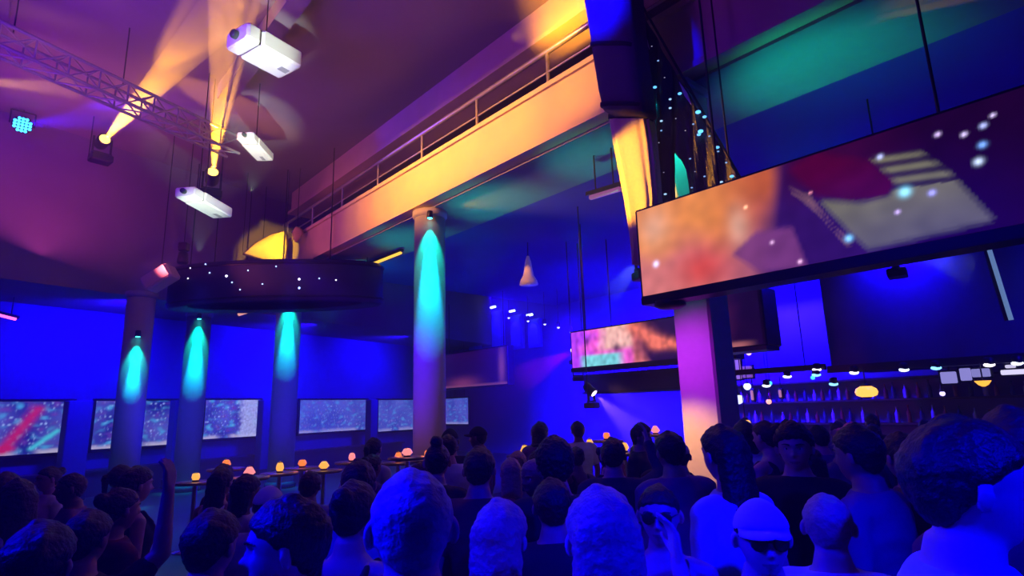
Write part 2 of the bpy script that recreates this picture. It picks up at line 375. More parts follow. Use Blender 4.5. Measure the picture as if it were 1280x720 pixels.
    def paint(u, v):
        c = mixc(lin(30, 10, 90), lin(60, 14, 80), v); c = mixc(c, lin(180, 80, 130), .9 * blob(u, v, .35, .1, .22, .16)); c = mixc(c, lin(170, 90, 160), blob(u, v, .93, .5, .04, .5)); return mixc(c, lin(200, 110, 150), .7 * sst(.07, .02, v))
    face_mesh('display', W(a0, b4, z0), W(a1, b4, z0), W(a1, b4, z1), W(a0, b4, z1), 50, 24, paint, pict_mat('dim_picture', 0.45), t)
    for sa in (a0 - .3, a1 + .3):
        mb = MB(); mb.tube(W(sa, b4 + .15, z1), W(sa, b4 + .15, 6.0), 0.015, n=6); put('suspension_cable', mb, M_black, t)
far_screens()

def wall_screens():
    spec = [(-40, 84, 502, 574, 'leftmost video screen with a red streak, on the left wall'), (113, 216, 501, 563, 'video screen on the left wall, behind the leftmost column'), (253, 323, 500, 550, 'video screen with a white glare at its right, on the left wall'),
            (373, 458, 500, 543, 'pale blue video screen on the left wall, right of the teal column pair'), (472, 517, 500, 540, 'narrow pale blue video screen just left of the tall middle column')]
    pm = pict_mat('wall_picture', 0.9)
    def make(P00, P10, P11, P01, lab, i, nrm):
        t = thing('video_screen', (P00 + P10) / 2, lab, 'screen', 'video screens along the left wall')
        e = (P10 - P00).normalized(); L = (P10 - P00).length; H = P01.z - P00.z
        c = (P00 + P11) / 2
        fr = MB()
        for z, hz in ((P00.z - .04, .04), (P01.z + .03, .03)): fr.box(V((c.x, c.y, z)) - nrm * .02, e, nrm, Z, L / 2 + .05, .05, hz)
        for q in (P00 - e * .03, P10 + e * .03): fr.box(V((q.x, q.y, c.z)) - nrm * .02, e, nrm, Z, .03, .05, H / 2 + .06)
        put('bezel', fr, M_black, t)
        mb = MB(); mb.box(c - nrm * .04, e, nrm, Z, L / 2, .03, H / 2); put('back_panel', mb, M_black, t)
        if i == 5:
            for q in (P00.lerp(P10, .2), P00.lerp(P10, .8)): pole_up(t, V((q.x, q.y, P01.z)) - nrm * .03, 'suspension_cable')
        def paint(u, v):
            x = u * L * 1.2 + i * 7.3; n1 = noise.noise(V((x * 1.2, v * 1.6, 0))); n2 = noise.noise(V((x * 3 + v * 4, v * 9 - x * 2, 3))); n3 = noise.noise(V((x * 14 + v * 6, v * 22, 9)))
            c = mixc(lin(40, 42, 135), lin(98, 100, 185), .5 + .9 * n1)
            c = mixc(c, lin(90, 190, 225), max(0, n2 - .12) * 1.5); c = mixc(c, lin(120, 70, 160), max(0, -n2 - .2) * 1.8)
            c = mixc(c, lin(190, 215, 255), max(0, n3 - .30) * 2.2)
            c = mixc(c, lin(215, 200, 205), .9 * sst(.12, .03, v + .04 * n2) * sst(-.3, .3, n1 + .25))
            if i == 0: c = mixc(c, lin(220, 40, 90), .95 * seg(u, v, .30, .08, .62, .85, .07) + .6 * seg(u, v, .0, .1, .4, .12, .05)); c = mixc(c, lin(90, 220, 220), seg(u, v, .6, .1, .86, .42, .035))
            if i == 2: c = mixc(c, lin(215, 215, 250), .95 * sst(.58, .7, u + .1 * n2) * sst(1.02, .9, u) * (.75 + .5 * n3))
            if i in (3, 4, 5): c = mixc(c, lin(95, 112, 220), .45)
            return (c[0] * .78, c[1] * .82, c[2] * 1.12)
        face_mesh('display', P00 + nrm * .004, P10 + nrm * .004, P11 + nrm * .004, P01 + nrm * .004, int(40 + L * 26), 30, paint, pm, t)
    for i, (x0, x1, yt, yb, lab) in enumerate(spec):
        d = 0.10; p, q = wl_hit(x0, yb, d), wl_hit(x1, yb - (x1 - x0) * .085, d); zt = (wl_hit(x0, yt, d).z + wl_hit(x1, yt, d).z) / 2; zb = (p.z + q.z) / 2
        P00, P10 = V((p.x, p.y, zb)), V((q.x, q.y, zb)); make(P00, P10, V((q.x, q.y, zt)), V((p.x, p.y, zt)), lab, i, WN)
    b = BW - 1.8; p, q = on_b(557, 530, b), on_b(586, 526, b); zt = on_b(570, 498, b).z
    make(V((p.x, p.y, p.z)), V((q.x, q.y, p.z)), V((q.x, q.y, zt)), V((p.x, p.y, zt)), 'small blue video screen just right of the tall middle column', 5, -B)
    # ledge under the screens
    mb = MB(); mb.box(wl(-.2, .23, .3), WD, WN, Z, 13.5, .2, .3); mb.box(wl(-.2, .25, .63), WD, WN, Z, 13.6, .24, .03)
    o = put('wall_bench', mb, M_dark, rel=wl(6, .2, 0)); tag(o, 'long dark ledge running under the video screens of the left wall', 'ledge')
    for k, (px, w) in enumerate(((99, 13), (233, 16), (346, 22), (465, 6))):
        p = wl_hit(px, 500, .68); p.z = 0; hw = w * (p.y / F)
        t = thing('pier', p, ('dark wall pier right of the leftmost video screen', 'dark wall pier behind the left column of the canopy pair', 'wide dark wall pier behind the right column of the canopy pair', 'narrow dark wall pier left of the narrow video screen')[k], 'pier', 'piers between the video screens')
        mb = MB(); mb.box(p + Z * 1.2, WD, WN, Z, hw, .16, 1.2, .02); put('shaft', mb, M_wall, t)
        mb = MB(); mb.box(p + Z * .12, WD, WN, Z, hw + .04, .2, .12, .01); put('plinth', mb, M_dark, t)
wall_screens()
#SECTION rig
def ceiling_units():
    sp = [((292, 42), (367, 84), 19, 7.4, 'largest white ceiling unit, above the yellow light beams'), ((305, 168), (333, 198), 9, 7.0, 'smallest white ceiling unit, right of the upright yellow beam'), ((228, 238), (281, 268), 11, 5.8, 'white ceiling unit just below the upright yellow beam')]
    for (x0, y0), (x1, y1), hpx, z, lab in sp:
        p, q = on_z(x0, y0, z), on_z(x1, y1, z); e = (q - p).normalized(); g = V((-e.y, e.x, 0)); L = (q - p).length / 2 * .9; c = (p + q) / 2; hw = hpx * (c - CAM).length / F * .85
        t = thing('projector', c, lab, 'projector', 'white units hung from the ceiling')
        mb = MB(); mb.box(c + e * L * .25, g, Z, e, hw * 1.25, hw * .62, L * .75, hw * .14); put('casing', mb, M_white, t)
        mb = MB(); mb.box(c - e * L * .77, g, Z, e, hw * 1.2, hw * .58, L * .24, hw * .16); put('front_cover', mb, M_white, t)
        mb = MB(); mb.box(c - e * L * .51, g, Z, e, hw * 1.05, hw * .5, L * .03); put('joint', mb, M_black, t)
        mb = MB(); mb.box(c + e * L * .72, g, Z, e, hw * .32, hw * .66, L * .2, hw * .1); put('vent', mb, mat('grey_plastic', (.3, .3, .32), .5), t)
        mb = MB(); mb.lathe(c - e * L * 1.01, [(hw * .3, 0), (hw * .3, .06), (hw * .22, .08)], 14, -e); put('lens', mb, M_glass, t)
        mb = MB(); mb.box(c + Z * (hw * .7), e, g, Z, L * .3, hw * .4, .03); put('bracket', mb, M_black, t); pole_up(t, c + Z * hw * .7)
ceiling_units()

def truss(p0, p1, w, label, group=None):
    t = thing('lighting_truss', p0, label, 'truss', group)
    d = (p1 - p0).normalized(); g = d.cross(Z).normalized(); L = (p1 - p0).length
    offs = [(-w, -w), (w, -w), (w, w), (-w, w)]; P = lambda s, k: p0 + d * s + g * offs[k][0] + Z * offs[k][1]
    for k in range(4):
        mb = MB(); mb.tube(P(0, k), P(L, k), .03, n=8); put('chord', mb, mat('truss_metal', (.30, .29, .31), .45, .6), t)
    n = max(4, int(L / (2.4 * w)))
    mb = MB()
    for i in range(n):
        s0, s1 = L * i / n, L * (i + 1) / n
        for k in range(4): mb.tube(P(s0, k), P(s1, (k + 1) % 4), .014, n=6); mb.tube(P(s0, k), P(s0, (k + 1) % 4), .014, n=6)
    put('bracing', mb, MATS['truss_metal'], t)
    for s in (L * .15, L * .5, L * .85): pole_up(t, p0 + d * s + Z * w)
    return t
T0, T1 = on_z(-60, 22, 7.1), on_z(292, 184, 7.1)
truss(T0, T1, .17, 'box truss slanting across the upper left under the ceiling')

def mover(p, d, label, col, e, scale=1.0, group='moving head lights'):
    """moving head: base box, yoke, barrel head and lens, pointing along d"""
    d = V(d).normalized(); k = scale; p = V(p); g = d.cross(Z); g = g.normalized() if g.length > .05 else V((1, 0, 0))
    t = thing('moving_light', p, label, 'stage light', group)
    head = p
    mb = MB(); mb.lathe(head - d * .26 * k, [(.05 * k, 0), (.10 * k, .02 * k), (.13 * k, .10 * k), (.12 * k, .26 * k), (.135 * k, .34 * k), (.135 * k, .38 * k), (.115 * k, .385 * k)], 18, d); put('barrel', mb, M_black, t)
    mb = MB(); mb.lathe(head + d * .11 * k, [(.112 * k, 0), (.10 * k, .02 * k), (.05 * k, .035 * k), (.01 * k, .04 * k)], 18, d); put('lens', mb, glow('lens_' + label[:16], col, e), t)
    c = head - Z * .34 * k
    mb = MB()
    for s in (-1, 1): mb.box(head + g * s * .165 * k - Z * .14 * k, g, d.cross(g).normalized(), Z, .02 * k, .05 * k, .17 * k)
    mb.box(head - Z * .3 * k, g, V((-g.y, g.x, 0)), Z, .18 * k, .06 * k, .025 * k); put('yoke', mb, M_black, t)
    mb = MB(); mb.box(head - Z * .41 * k, g, V((-g.y, g.x, 0)), Z, .2 * k, .16 * k, .08 * k, .02 * k); put('base', mb, M_black, t)
    mb = MB()
    b = head - Z * .41 * k
    mb.tube(b + g * .215 * k, V((b.x, b.y, topz(b))) + g * .215 * k, .012, n=6); put('drop_pipe', mb, M_black, t)
    return t
def haze_mat(name, dens, aniso=.2):
    m = bpy.data.materials.new(name); m.use_nodes = True; n = m.node_tree.nodes; n.clear()
    o = n.new('ShaderNodeOutputMaterial'); s = n.new('ShaderNodeVolumeScatter'); s.inputs['Density'].default_value = dens; s.inputs['Anisotropy'].default_value = aniso; s.inputs['Color'].default_value = (1, 1, 1, 1)
    m.node_tree.links.new(s.outputs[0], o.inputs['Volume']); return m
def beam(p, q, r0, r1, dens, label, name='haze_beam'):
    p, q = V(p), V(q); d = (q - p).normalized()
    mb = MB(); mb.lathe(p, [(r0, 0), (r0 + (r1 - r0) * .5, (q - p).length * .5), (r1, (q - p).length)], 24, d)
    o = put(name, mb, haze_mat('haze_' + label[:14], dens), rel=p); tag(o, label, 'haze', 'light beams in the haze', 'stuff'); return o
ORANGE = (1.0, 0.40, 0.012)
def movers():
    for px, py, y, tx, ty, lab, bl in ((131, 174, 11.5, 320, -30, 'moving light with a yellow beam slanting up to the right', 'smoky yellow beam slanting up from the left moving light'),
                                       (266, 215, 11.0, 297, -40, 'moving light with a yellow beam rising almost straight up', 'smoky yellow beam rising from the right moving light')):
        p = on_y(px, py, y); q = on_z(tx, ty, ZC - .05); d = (q - p).normalized()
        mover(p - d * .12, d, lab, (1.0, .55, .10), 4)
        beam(p + d * .06, q, .07, .40, .30, bl)
        lamp('SPOT', 'beam_lamp', p + d * .05, ORANGE, 13000, q, .03, 13, .6)
    # blue wash can at far left
    p = on_y(28, 156, 11.0); d = (on_y(300, 190, 9.0) - p).normalized(); dc = (CAM + V((1.2, 0, 1.5)) - p).normalized()
    t = thing('wash_light', p, 'round blue wash light hanging at the upper left', 'stage light')
    mb = MB(); mb.lathe(p - dc * .3, [(.06, 0), (.14, .05), (.17, .2), (.18, .3), (.165, .305)], 20, dc); put('can', mb, M_black, t)
    mb = MB()
    for i in range(-2, 3):
        for j in range(-2, 3):
            if i * i + j * j <= 5:
                g = dc.cross(Z).normalized(); mb.lathe(p + g * i * .062 + g.cross(dc) * j * .062, [(.032, 0), (.026, .018), (.008, .024)], 10, dc)
    put('led_lenses', mb, glow('lens_wash', (.03, .45, 1.0), 5.0), t)
    mb = MB(); g = dc.cross(Z).normalized(); mb.tube(p + g * .2 - dc * .1, p + g * .2 - dc * .1 + Z * .3, .015); mb.tube(p - g * .2 - dc * .1, p - g * .2 - dc * .1 + Z * .3, .015); mb.tube(p + g * .2 - dc * .1 + Z * .3, p - g * .2 - dc * .1 + Z * .3, .015); put('yoke', mb, M_black, t)
    pole_up(t, p - dc * .1 + Z * .3)
    e = on_y(190, 140, 11.0)
    beam(p + (e - p).normalized() * .2, e, .12, .42, .07, 'dim blue beam beside the blue wash light')
    lamp('SPOT', 'wash_lamp', p + (e - p).normalized() * .12, (.03, .0, 1.0), 1500, e, .08, 26, .6)
    # orange shaft entering at the left
    p, q = on_y(-60, 98, 7.2), on_y(100, 112, 8.6)
    mover(p, q - p, 'moving light just outside the upper left, throwing an orange shaft', (1, .6, .2), 8)
    beam(p + (q - p).normalized() * .15, q, .16, .34, .10, 'flat orange beam entering at the upper left')
    lamp('SPOT', 'beam_lamp', p + (q - p).normalized() * .24, (1, .40, .06), 2200, q, .05, 16, .6)
movers()

def canopy():
    y = 13.0; c0 = on_y(326, 377, y); zt = on_y(326, 324, y).z; zb = c0.z; Rr = 2.62; KY = .3; c = V((c0.x, c0.y + KY * Rr, zb)); H = zt - zb
    def squash(m_):
        m_.v = [(v[0], c.y + (v[1] - c.y) * KY, v[2]) for v in m_.v]; return m_
    t = thing('curved_canopy', c, 'dark curved canopy dotted with tiny lights in front of the teal columns', 'canopy')
    mb = MB(); mb.lathe(c, [(Rr - .5, .06), (Rr - .06, .0), (Rr, .05), (Rr, H - .1), (Rr - .08, H), (Rr - .6, H), (Rr - .6, H - .12), (Rr - .5, .06)], 64); put('ring', squash(mb), mat('canopy_paint', (.022, .02, .07), .6), t)
    for z in (.09, H - .13):
        mb = MB(); mb.lathe(c + Z * z, [(Rr - .02, 0), (Rr + .03, .01), (Rr + .03, .05), (Rr - .02, .06)], 64); put('band', squash(mb), M_black, t)
    pins = [(235, 348), (258, 316), (262, 341), (283, 345), (290, 353), (328, 355), (374, 349), (374, 360), (399, 348), (238, 335), (310, 338), (345, 333), (420, 350), (300, 362)]
    for i, (px, py) in enumerate(pins):
        # walk the sight line to the rim
        r = sight(px, py); best = None
        o2 = V((CAM.x - c.x, (CAM.y - c.y) / KY)); d2 = V((r.x, r.y / KY)); a_ = d2.dot(d2); b_ = 2 * o2.dot(d2); c_ = o2.dot(o2) - (Rr + .01) ** 2; dsc = b_ * b_ - 4 * a_ * c_
        if dsc < 0: continue
        p = CAM + r * ((-b_ - math.sqrt(dsc)) / (2 * a_)); p.z = max(zb + .12, min(zt - .05, p.z))
        mb = MB(); mb.ball(p, .028 if i in (3, 6, 7) else .018, 8); put('pin_light', mb, glow('pin_blue' if i % 3 else 'pin_white', (.35, .45, 1.0) if i % 3 else (.8, .75, 1.0), 3.2), t)
    for k in range(5):
        th = 2 * PI * (k + .3) / 5; p = c + V((math.cos(th) * (Rr - .3), math.sin(th) * (Rr - .3) * KY, H)); pole_up(t, p, r=.015)
    # yellow lit cloth sail hung above it
    yy = 14.6; pts = [(303, 318), (318, 304), (340, 292), (358, 288), (360, 304), (357, 329), (330, 326)]
    P = [on_y(x, v, yy) for x, v in pts]
    mb = MB(); ce = sum(P, V((0, 0, 0))) / len(P); n = 12; rings = []
    for k in range(7):
        f = 1 - k / 7; rings.append([ce + (p - ce) * f + V((0, -.22 * (1 - f * f), 0)) for p in P])
    mb.loft(rings); mb.loft([[p + V((0, .05, 0)) for p in r] for r in rings])
    t = thing('cloth_sail', P[2], 'bright yellow lit cloth sail hanging above the curved canopy', 'cloth')
    put('sail', mb, M_yellowcloth, t)
    for p in (P[0], P[3]): pole_up(t, p, 'hanging_wire', .008)
    mb = MB(); mb.tube(P[0], P[3], .012, n=6); put('top_batten', mb, M_black, t)
    p = on_y(371, 298, 14.4)
    t = thing('cloth_swag', p, 'small yellow lit cloth swag beside the cloth sail', 'cloth')
    mb = MB(); mb.loft([[p + V((math.cos(a) * r * (1 + .25 * math.sin(3 * a + k)), math.sin(a) * .06, z)) for a in [2 * PI * i / 12 for i in range(12)]] for k, (r, z) in enumerate(((.06, .3), (.11, .24), (.13, .12), (.09, .0), (.03, -.1)))]); put('swag', mb, M_yellowcloth, t); pole_up(t, p + Z * .28, 'hanging_wire', .008)
    lamp('SPOT', 'sail_lamp', on_y(325, 340, 11.9) + Z * 1.2, (1, .55, .01), 1100, ce, .05, 28, .4)
    # speaker box at the canopy's left edge
    p, q = on_y(184, 358, 12.3), on_y(217, 338, 12.3); e = (q - p).normalized(); g = e.cross(V((0, 1, 0))).normalized(); c = (p + q) / 2
    t = thing('hanging_loudspeaker', c, 'peach lit tilted loudspeaker left of the curved canopy', 'loudspeaker')
    mb = MB(); mb.box(c, e, g, e.cross(g), (q - p).length / 2, .17, .2, .04); put('cabinet', mb, M_fascia, t)
    mb = MB(); mb.box(c - V((0, .2, 0)), e, g, V((0, 1, 0)), (q - p).length / 2 - .05, .13, .015); put('grille', mb, M_fascia, t); pole_up(t, c + Z * .15)
    p = on_y(228, 330, 12.6)
    t = thing('hanging_light', p, 'dark hanging spotlight on a thin rod at the canopy left edge', 'spotlight')
    mb = MB(); mb.lathe(p, [(.05, .3), (.1, .25), (.12, .05), (.1, 0)], 14); put('can', mb, M_black, t); mb = MB(); mb.box(p + Z * .4, V((1, 0, 0)), V((0, 1, 0)), Z, .1, .08, .1, .02); put('driver_box', mb, M_black, t); pole_up(t, p + Z * .5)
canopy()

def strip(p, q, r, label, col, e, grp='light strips', light=0):
    p, q = V(p), V(q); t = thing('light_strip', (p + q) / 2, label, 'strip light', grp); d = (q - p).normalized(); g = d.cross(Z).normalized()
    mb = MB(); mb.tube(p, q, r, n=10); put('tube', mb, glow('strip_' + label[:18], col, e, True), t)
    mb = MB(); mb.box((p + q) / 2 + Z * (r + .02), d, g, d.cross(g), (q - p).length / 2 + .05, r * 1.3, .03); put('housing', mb, M_black, t)
    for s in (.2, .8):
        w = p.lerp(q, s); top = topz(w)
        mb = MB(); mb.tube(w + Z * .03, V((w.x, w.y, top)), .012, n=6); put('hanger', mb, M_black, t)
strip(on_b(428, 345, 6.9), on_b(501, 316, 6.9), .035, 'amber light strip under the balcony, left of the tall column', (1, .52, .05), 1.6)
strip(on_y(298, 393, 15.6), on_y(330, 383, 15.6), .05, 'pinkish short light strip between the two teal columns', (1, .42, .35), .9)
strip(on_b(738, 247, 6.6), on_b(775, 236, 6.6), .04, 'dim mauve light strip under the balcony, beside the orange drape', (.6, .15, .5), .45)
strip(wl_hit(-12, 391, .8), wl_hit(20, 399, .8), .035, 'magenta light strip high on the left wall', (1, .1, .5), 3.0)
#SECTION tower
def tower():
    b = 5.15
    # dark cloth-wrapped hanging stack, above; cream drape below
    def edge(rows, c_b, depth, n=28, folds=9, amp=.012):
        rings = []
        for y, xl, xr in rows:
            l, r = on_b(xl, y, c_b), on_b(xr, y, c_b); c = (l + r) / 2; hw = (l - r).length / 2; e = (l - r).normalized()
            ring = []
            for i in range(n):
                th = 2 * PI * i / n; k = 1 + amp / max(hw, .03) * math.sin(folds * th + y * .01)
                cx = math.copysign(abs(math.cos(th)) ** .5, math.cos(th)); sy = math.copysign(abs(math.sin(th)) ** .5, math.sin(th))
                ring.append(c + e * hw * k * cx + B * depth * k * sy)
            rings.append(ring)
        return rings
    rows = [(-30, 734, 797), (5, 738, 799), (40, 744, 802), (80, 750, 806), (120, 757, 811), (143, 763, 814)]
    base = on_b(790, 150, b); t = thing('hanging_stack', base, 'dark cloth wrapped hanging stack, blue lit at its top, above the drape', 'loudspeaker')
    mb = MB(); mb.loft(edge(rows, b, .2, amp=.006)); put('cover', mb, mat('charcoal_cloth', (.075, .06, .085), .85, 0, bump=.3, scale=25), t)
    for y in (-20, 60, 134):
        mb = MB(); rr = [r for r in rows if r[0] <= y][-1]; mb.loft(edge([(y, rr[1] + 2, rr[2] + 1), (y + 5, rr[1] + 2, rr[2] + 1)], b, .215, amp=.002)); put('strap', mb, M_blackcloth, t)
    top = on_b(766, -25, b); pole_up(t, top, r=.03)
    b = 5.36
    rows = [(147, 765, 814), (175, 769, 818), (210, 776, 821), (250, 784, 824), (285, 790, 822), (310, 794, 815), (332, 797, 808)]
    t = thing('fabric_drape', on_b(800, 332, b), 'orange lit folded fabric drape hanging beside the large screen', 'drape')
    fine = []
    for i in range(len(rows) - 1):
        for k in range(4): fine.append(tuple(rows[i][j] + (rows[i + 1][j] - rows[i][j]) * k / 4 for j in range(3)))
    fine.append(rows[-1])
    mb = MB(); mb.loft(edge(fine, b, .10, n=60, folds=11, amp=.014)); put('cloth', mb, M_drape, t)
    mb = MB(); mb.loft(edge([(145.5, 764, 815), (151, 764, 815)], b, .12, amp=.0)); put('top_band', mb, M_blackcloth, t)
    # star cloth
    b2 = 5.54; t = thing('star_cloth', on_b(860, 240, b2), 'black sparkling cloth with a slanted edge above the large screen', 'cloth')
    outl = [(796, 2), (806, 30), (838, 82), (868, 134), (890, 172), (926, 224), (930, 262), (862, 285), (861, 246), (860, 222), (852, 200), (841, 188), (838, 200), (842, 225), (846, 290), (812, 300), (806, 200), (798, 90), (790, 20)]
    import bmesh
    bm = bmesh.new(); vs = [bm.verts.new(on_b(x, y, b2)) for x, y in outl]; f = bm.faces.new(vs); bmesh.ops.triangulate(bm, faces=[f])
    for _ in range(4): bmesh.ops.subdivide_edges(bm, edges=[e for e in bm.edges if e.calc_length() > .07], cuts=1, use_grid_fill=True)
    bmesh.ops.triangulate(bm, faces=bm.faces)
    for v in bm.verts: v.co += B * .03 * math.sin(v.co.dot(A) * 28 + v.co.z * 3)
    r = bmesh.ops.extrude_face_region(bm, geom=bm.faces[:]); bmesh.ops.translate(bm, vec=B * .015, verts=[g for g in r['geom'] if isinstance(g, bmesh.types.BMVert)])
    bmesh.ops.recalc_face_normals(bm, faces=bm.faces)
    me = bpy.data.meshes.new('cloth'); bm.to_mesh(me); bm.free(); base = V(t.location)
    me.transform(Matrix.Translation(-base)); me.materials.append(mat('star_cloth', (.012, .014, .035), .35, 0, bump=.6, scale=60)); o = bpy.data.objects.new('cloth', me); COL.objects.link(o); o.parent = t
    pts = [(826, 78, 1), (811, 92, 2), (812, 91, 0), (822, 111, 3), (834, 99, 0), (853, 119, 3), (841, 126, 2), (841, 137, 2), (816, 129, 0), (830, 153, 2), (876, 142, 4), (884, 148, 3), (879, 166, 4), (877, 170, 3), (870, 157, 1), (890, 172, 1), (900, 186, 3), (901, 191, 1),
           (911, 205, 1), (918, 222, 3), (830, 165, 1), (827, 180, 0), (835, 244, 2), (846, 255, 2), (858, 247, 2), (823, 200, 0), (833, 217, 0), (866, 200, 1), (872, 216, 0), (884, 222, 1), (905, 229, 2), (868, 236, 1), (848, 150, 0), (860, 165, 0), (800, 40, 0), (818, 60, 0)]
    for x, y, k in pts:
        p = on_b(x, y, b2) - B * .055; mb = MB()
        s = (.006, .009, .012, .016, .021)[k]
        mb.ball(p, s, 8, (1.5, 1.5, .8)); put('sequin_light', mb, glow('sequin_%d' % k, ((.5, .5, .75), (.25, .5, 1), (.35, .6, .9), (.12, .5, 1), (.10, .5, 1))[k], (.6, .9, 1.3, 1.6, 2.2)[k]), t)
    for q in (((801, 24), (812, 52), (815, 64), (809, 46)), ((852, 104), (862, 118), (868, 134), (859, 122))):
        mb = MB(); mb.slab([on_b(x, y, b2) - B * .06 for x, y in q], B * .02); put('edge_strip', mb, M_white, t)
    mb = MB(); p, q = on_b(800, 2, b2 + .03), on_b(926, 224, b2 + .03); mb.tube(p, q, .015, n=8); put('batten', mb, M_black, t); pole_up(t, p); pole_up(t, p.lerp(q, .9))
tower()

#SECTION back
def back_area():
    # white bell pendant
    p = on_y(661, 356, 14.0); s = 14.0 / F
    t = thing('pendant_lamp', p, 'pale bell shaped pendant lamp hanging under the balcony', 'lamp')
    mb = MB(); mb.lathe(p, [(12 * s, 0), (11 * s, 5 * s), (7 * s, 12 * s), (5.5 * s, 20 * s), (4 * s, 30 * s), (1.5 * s, 38 * s)], 24); put('shade', mb, mat('pale_shade', (.75, .7, .8), .5, emit=(.32, .25, .75), estr=.12), t)
    mb = MB(); mb.ball(p + Z * 3 * s, 3.4 * s, 12); put('bulb', mb, glow('pendant_bulb', (.7, .5, 1), .8), t); pole_up(t, p + Z * 36 * s, 'cord', .012)
    # row of blue lit pilasters with small lamps at the back wall
    sp = [(594, 383, 441), (623, 388, 440), (647, 393, 436), (669, 398, 434)]
    for k, (px, yt, yb) in enumerate(sp):
        b = BW - .2; p = on_b(px, yb, b); q = on_b(px, yt, b); w = 11 * p.y / F
        t = thing('pilaster', V((p.x, p.y, p.z)), ('leftmost blue panel under a small lamp on the back wall', 'second blue lamp lit panel from the tall column, on the back wall', 'third blue lamp lit panel from the tall column, on the back wall', 'fourth and rightmost blue lamp lit panel on the back wall')[k], 'panel', 'blue panels on the back wall')
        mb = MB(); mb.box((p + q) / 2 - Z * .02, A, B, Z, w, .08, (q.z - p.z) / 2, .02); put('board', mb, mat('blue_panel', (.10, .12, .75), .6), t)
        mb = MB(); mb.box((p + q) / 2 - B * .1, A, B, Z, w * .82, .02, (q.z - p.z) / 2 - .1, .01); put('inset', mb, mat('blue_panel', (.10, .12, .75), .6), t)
        l = q - B * .32 + Z * .12
        t = thing('picture_lamp', l, ('small white lamp over the leftmost blue panel', 'small white lamp over the second blue panel', 'small white lamp over the third blue panel', 'small white lamp over the fourth blue panel')[k], 'lamp', 'lamps over the blue panels')
        mb = MB(); mb.tube(l - A * .16, l + A * .16, .05, n=10); put('tube', mb, glow('panel_lamp', (.55, .7, 1), 4), t); mb = MB(); mb.tube(l, l + B * .34, .02, n=6); put('arm', mb, M_black, t)
        lamp('SPOT', 'panel_lamp', l - Z * .05 - B * .15, (.02, .01, 1), 160, p + B * .1, .05, 60, .6)
    for k, (px, py) in enumerate(((636, 397), (660, 401), (681, 405), (698, 409), (714, 415))):
        p = on_b(px, py, BW - 2.5); t = thing('small_spotlight', p, 'tiny white spotlight in the hanging row behind the far screen', 'spotlight', 'tiny spotlights in a row')
        mb = MB(); mb.lathe(p, [(.02, .2), (.06, .17), (.07, .04), (.06, 0)], 10); put('can', mb, M_black, t); mb = MB(); mb.ball(p, .05, 8); put('lens', mb, glow('tiny_spot', (.5, .5, 1), 3), t); pole_up(t, p + Z * .19, r=.01)
    # cyan lamp near the pilasters
    p = on_b(617, 437, 13.4); t = thing('beacon_lamp', p, 'turquoise glowing lamp standing on top of the dim maroon screen', 'lamp'); mb = MB(); mb.lathe(p, [(.09, -.06), (.1, 0), (.07, .06), (.02, .08)], 14); put('dome', mb, glow('beacon', (.05, .9, .75), 2), t)
    mb = MB(); mb.lathe(p - Z * .22, [(.07, 0), (.1, .02), (.1, .16)], 14); put('base', mb, M_black, t)
    # beams at the far middle
    for (a, c, r0, r1, dn, colr, pw, lab, tx) in (((745, 494, 11.5), (800, 545, 11.0), .12, .34, .06, (1, .35, .7), 260, 'pink beam shining down below the dark canopy', 'spotlight with a pink beam under the dark canopy'),
                                      ((722, 466, 14.2), (724, 545, 14.2), .1, .24, .06, (.45, .4, 1), 220, 'pale lavender beam falling beside the dark canopy', 'spotlight with a lavender beam beside the dark canopy'),
                                      ((714, 440, 13.8), (650, 474, 13.0), .3, .30, .05, (.6, .0, 1), 420, 'violet smoky beam left of the far hanging screen', 'spotlight with a violet beam left of the far hanging screen'),
                                      ((798, 326, 7.6), (766, 366, 8.4), .05, .16, .10, (.25, .35, 1), 220, 'pale blue beam shining down behind the drape', 'spotlight with a pale blue beam behind the drape'),
                                      ((1132, 319, 7.4), (1216, 338, 7.0), .06, .26, .10, (.8, .9, .35), 40, 'pale yellow beam under the large screen', 'spotlight with a pale yellow beam under the large screen')):
        p, q = on_y(*a), on_y(*c); d = (q - p).normalized()
        mover(p - d * .14, d, tx, tuple(.4 + .6 * x for x in colr), 3.5, .7, 'far spotlights'); beam(p + d * .05, q, r0, r1, dn, lab); lamp('SPOT', 'beam_lamp', p + d * .03, colr, pw, q, .04, 34, .5)
    # pale neon tube at right
    p, q = on_y(1236, 310, 7.8), on_y(1264, 400, 7.8); t = thing('neon_tube', p, 'pale cyan slanting neon tube at the right under the large screen', 'strip light')
    mb = MB(); mb.tube(p, q, .028, n=8); put('tube', mb, glow('neon', (.25, .45, .9), .45), t); mb = MB(); mb.tube(p - V((0, -.05, 0)), q - V((0, -.05, 0)), .04, n=8); put('housing', mb, M_black, t); pole_up(t, p)

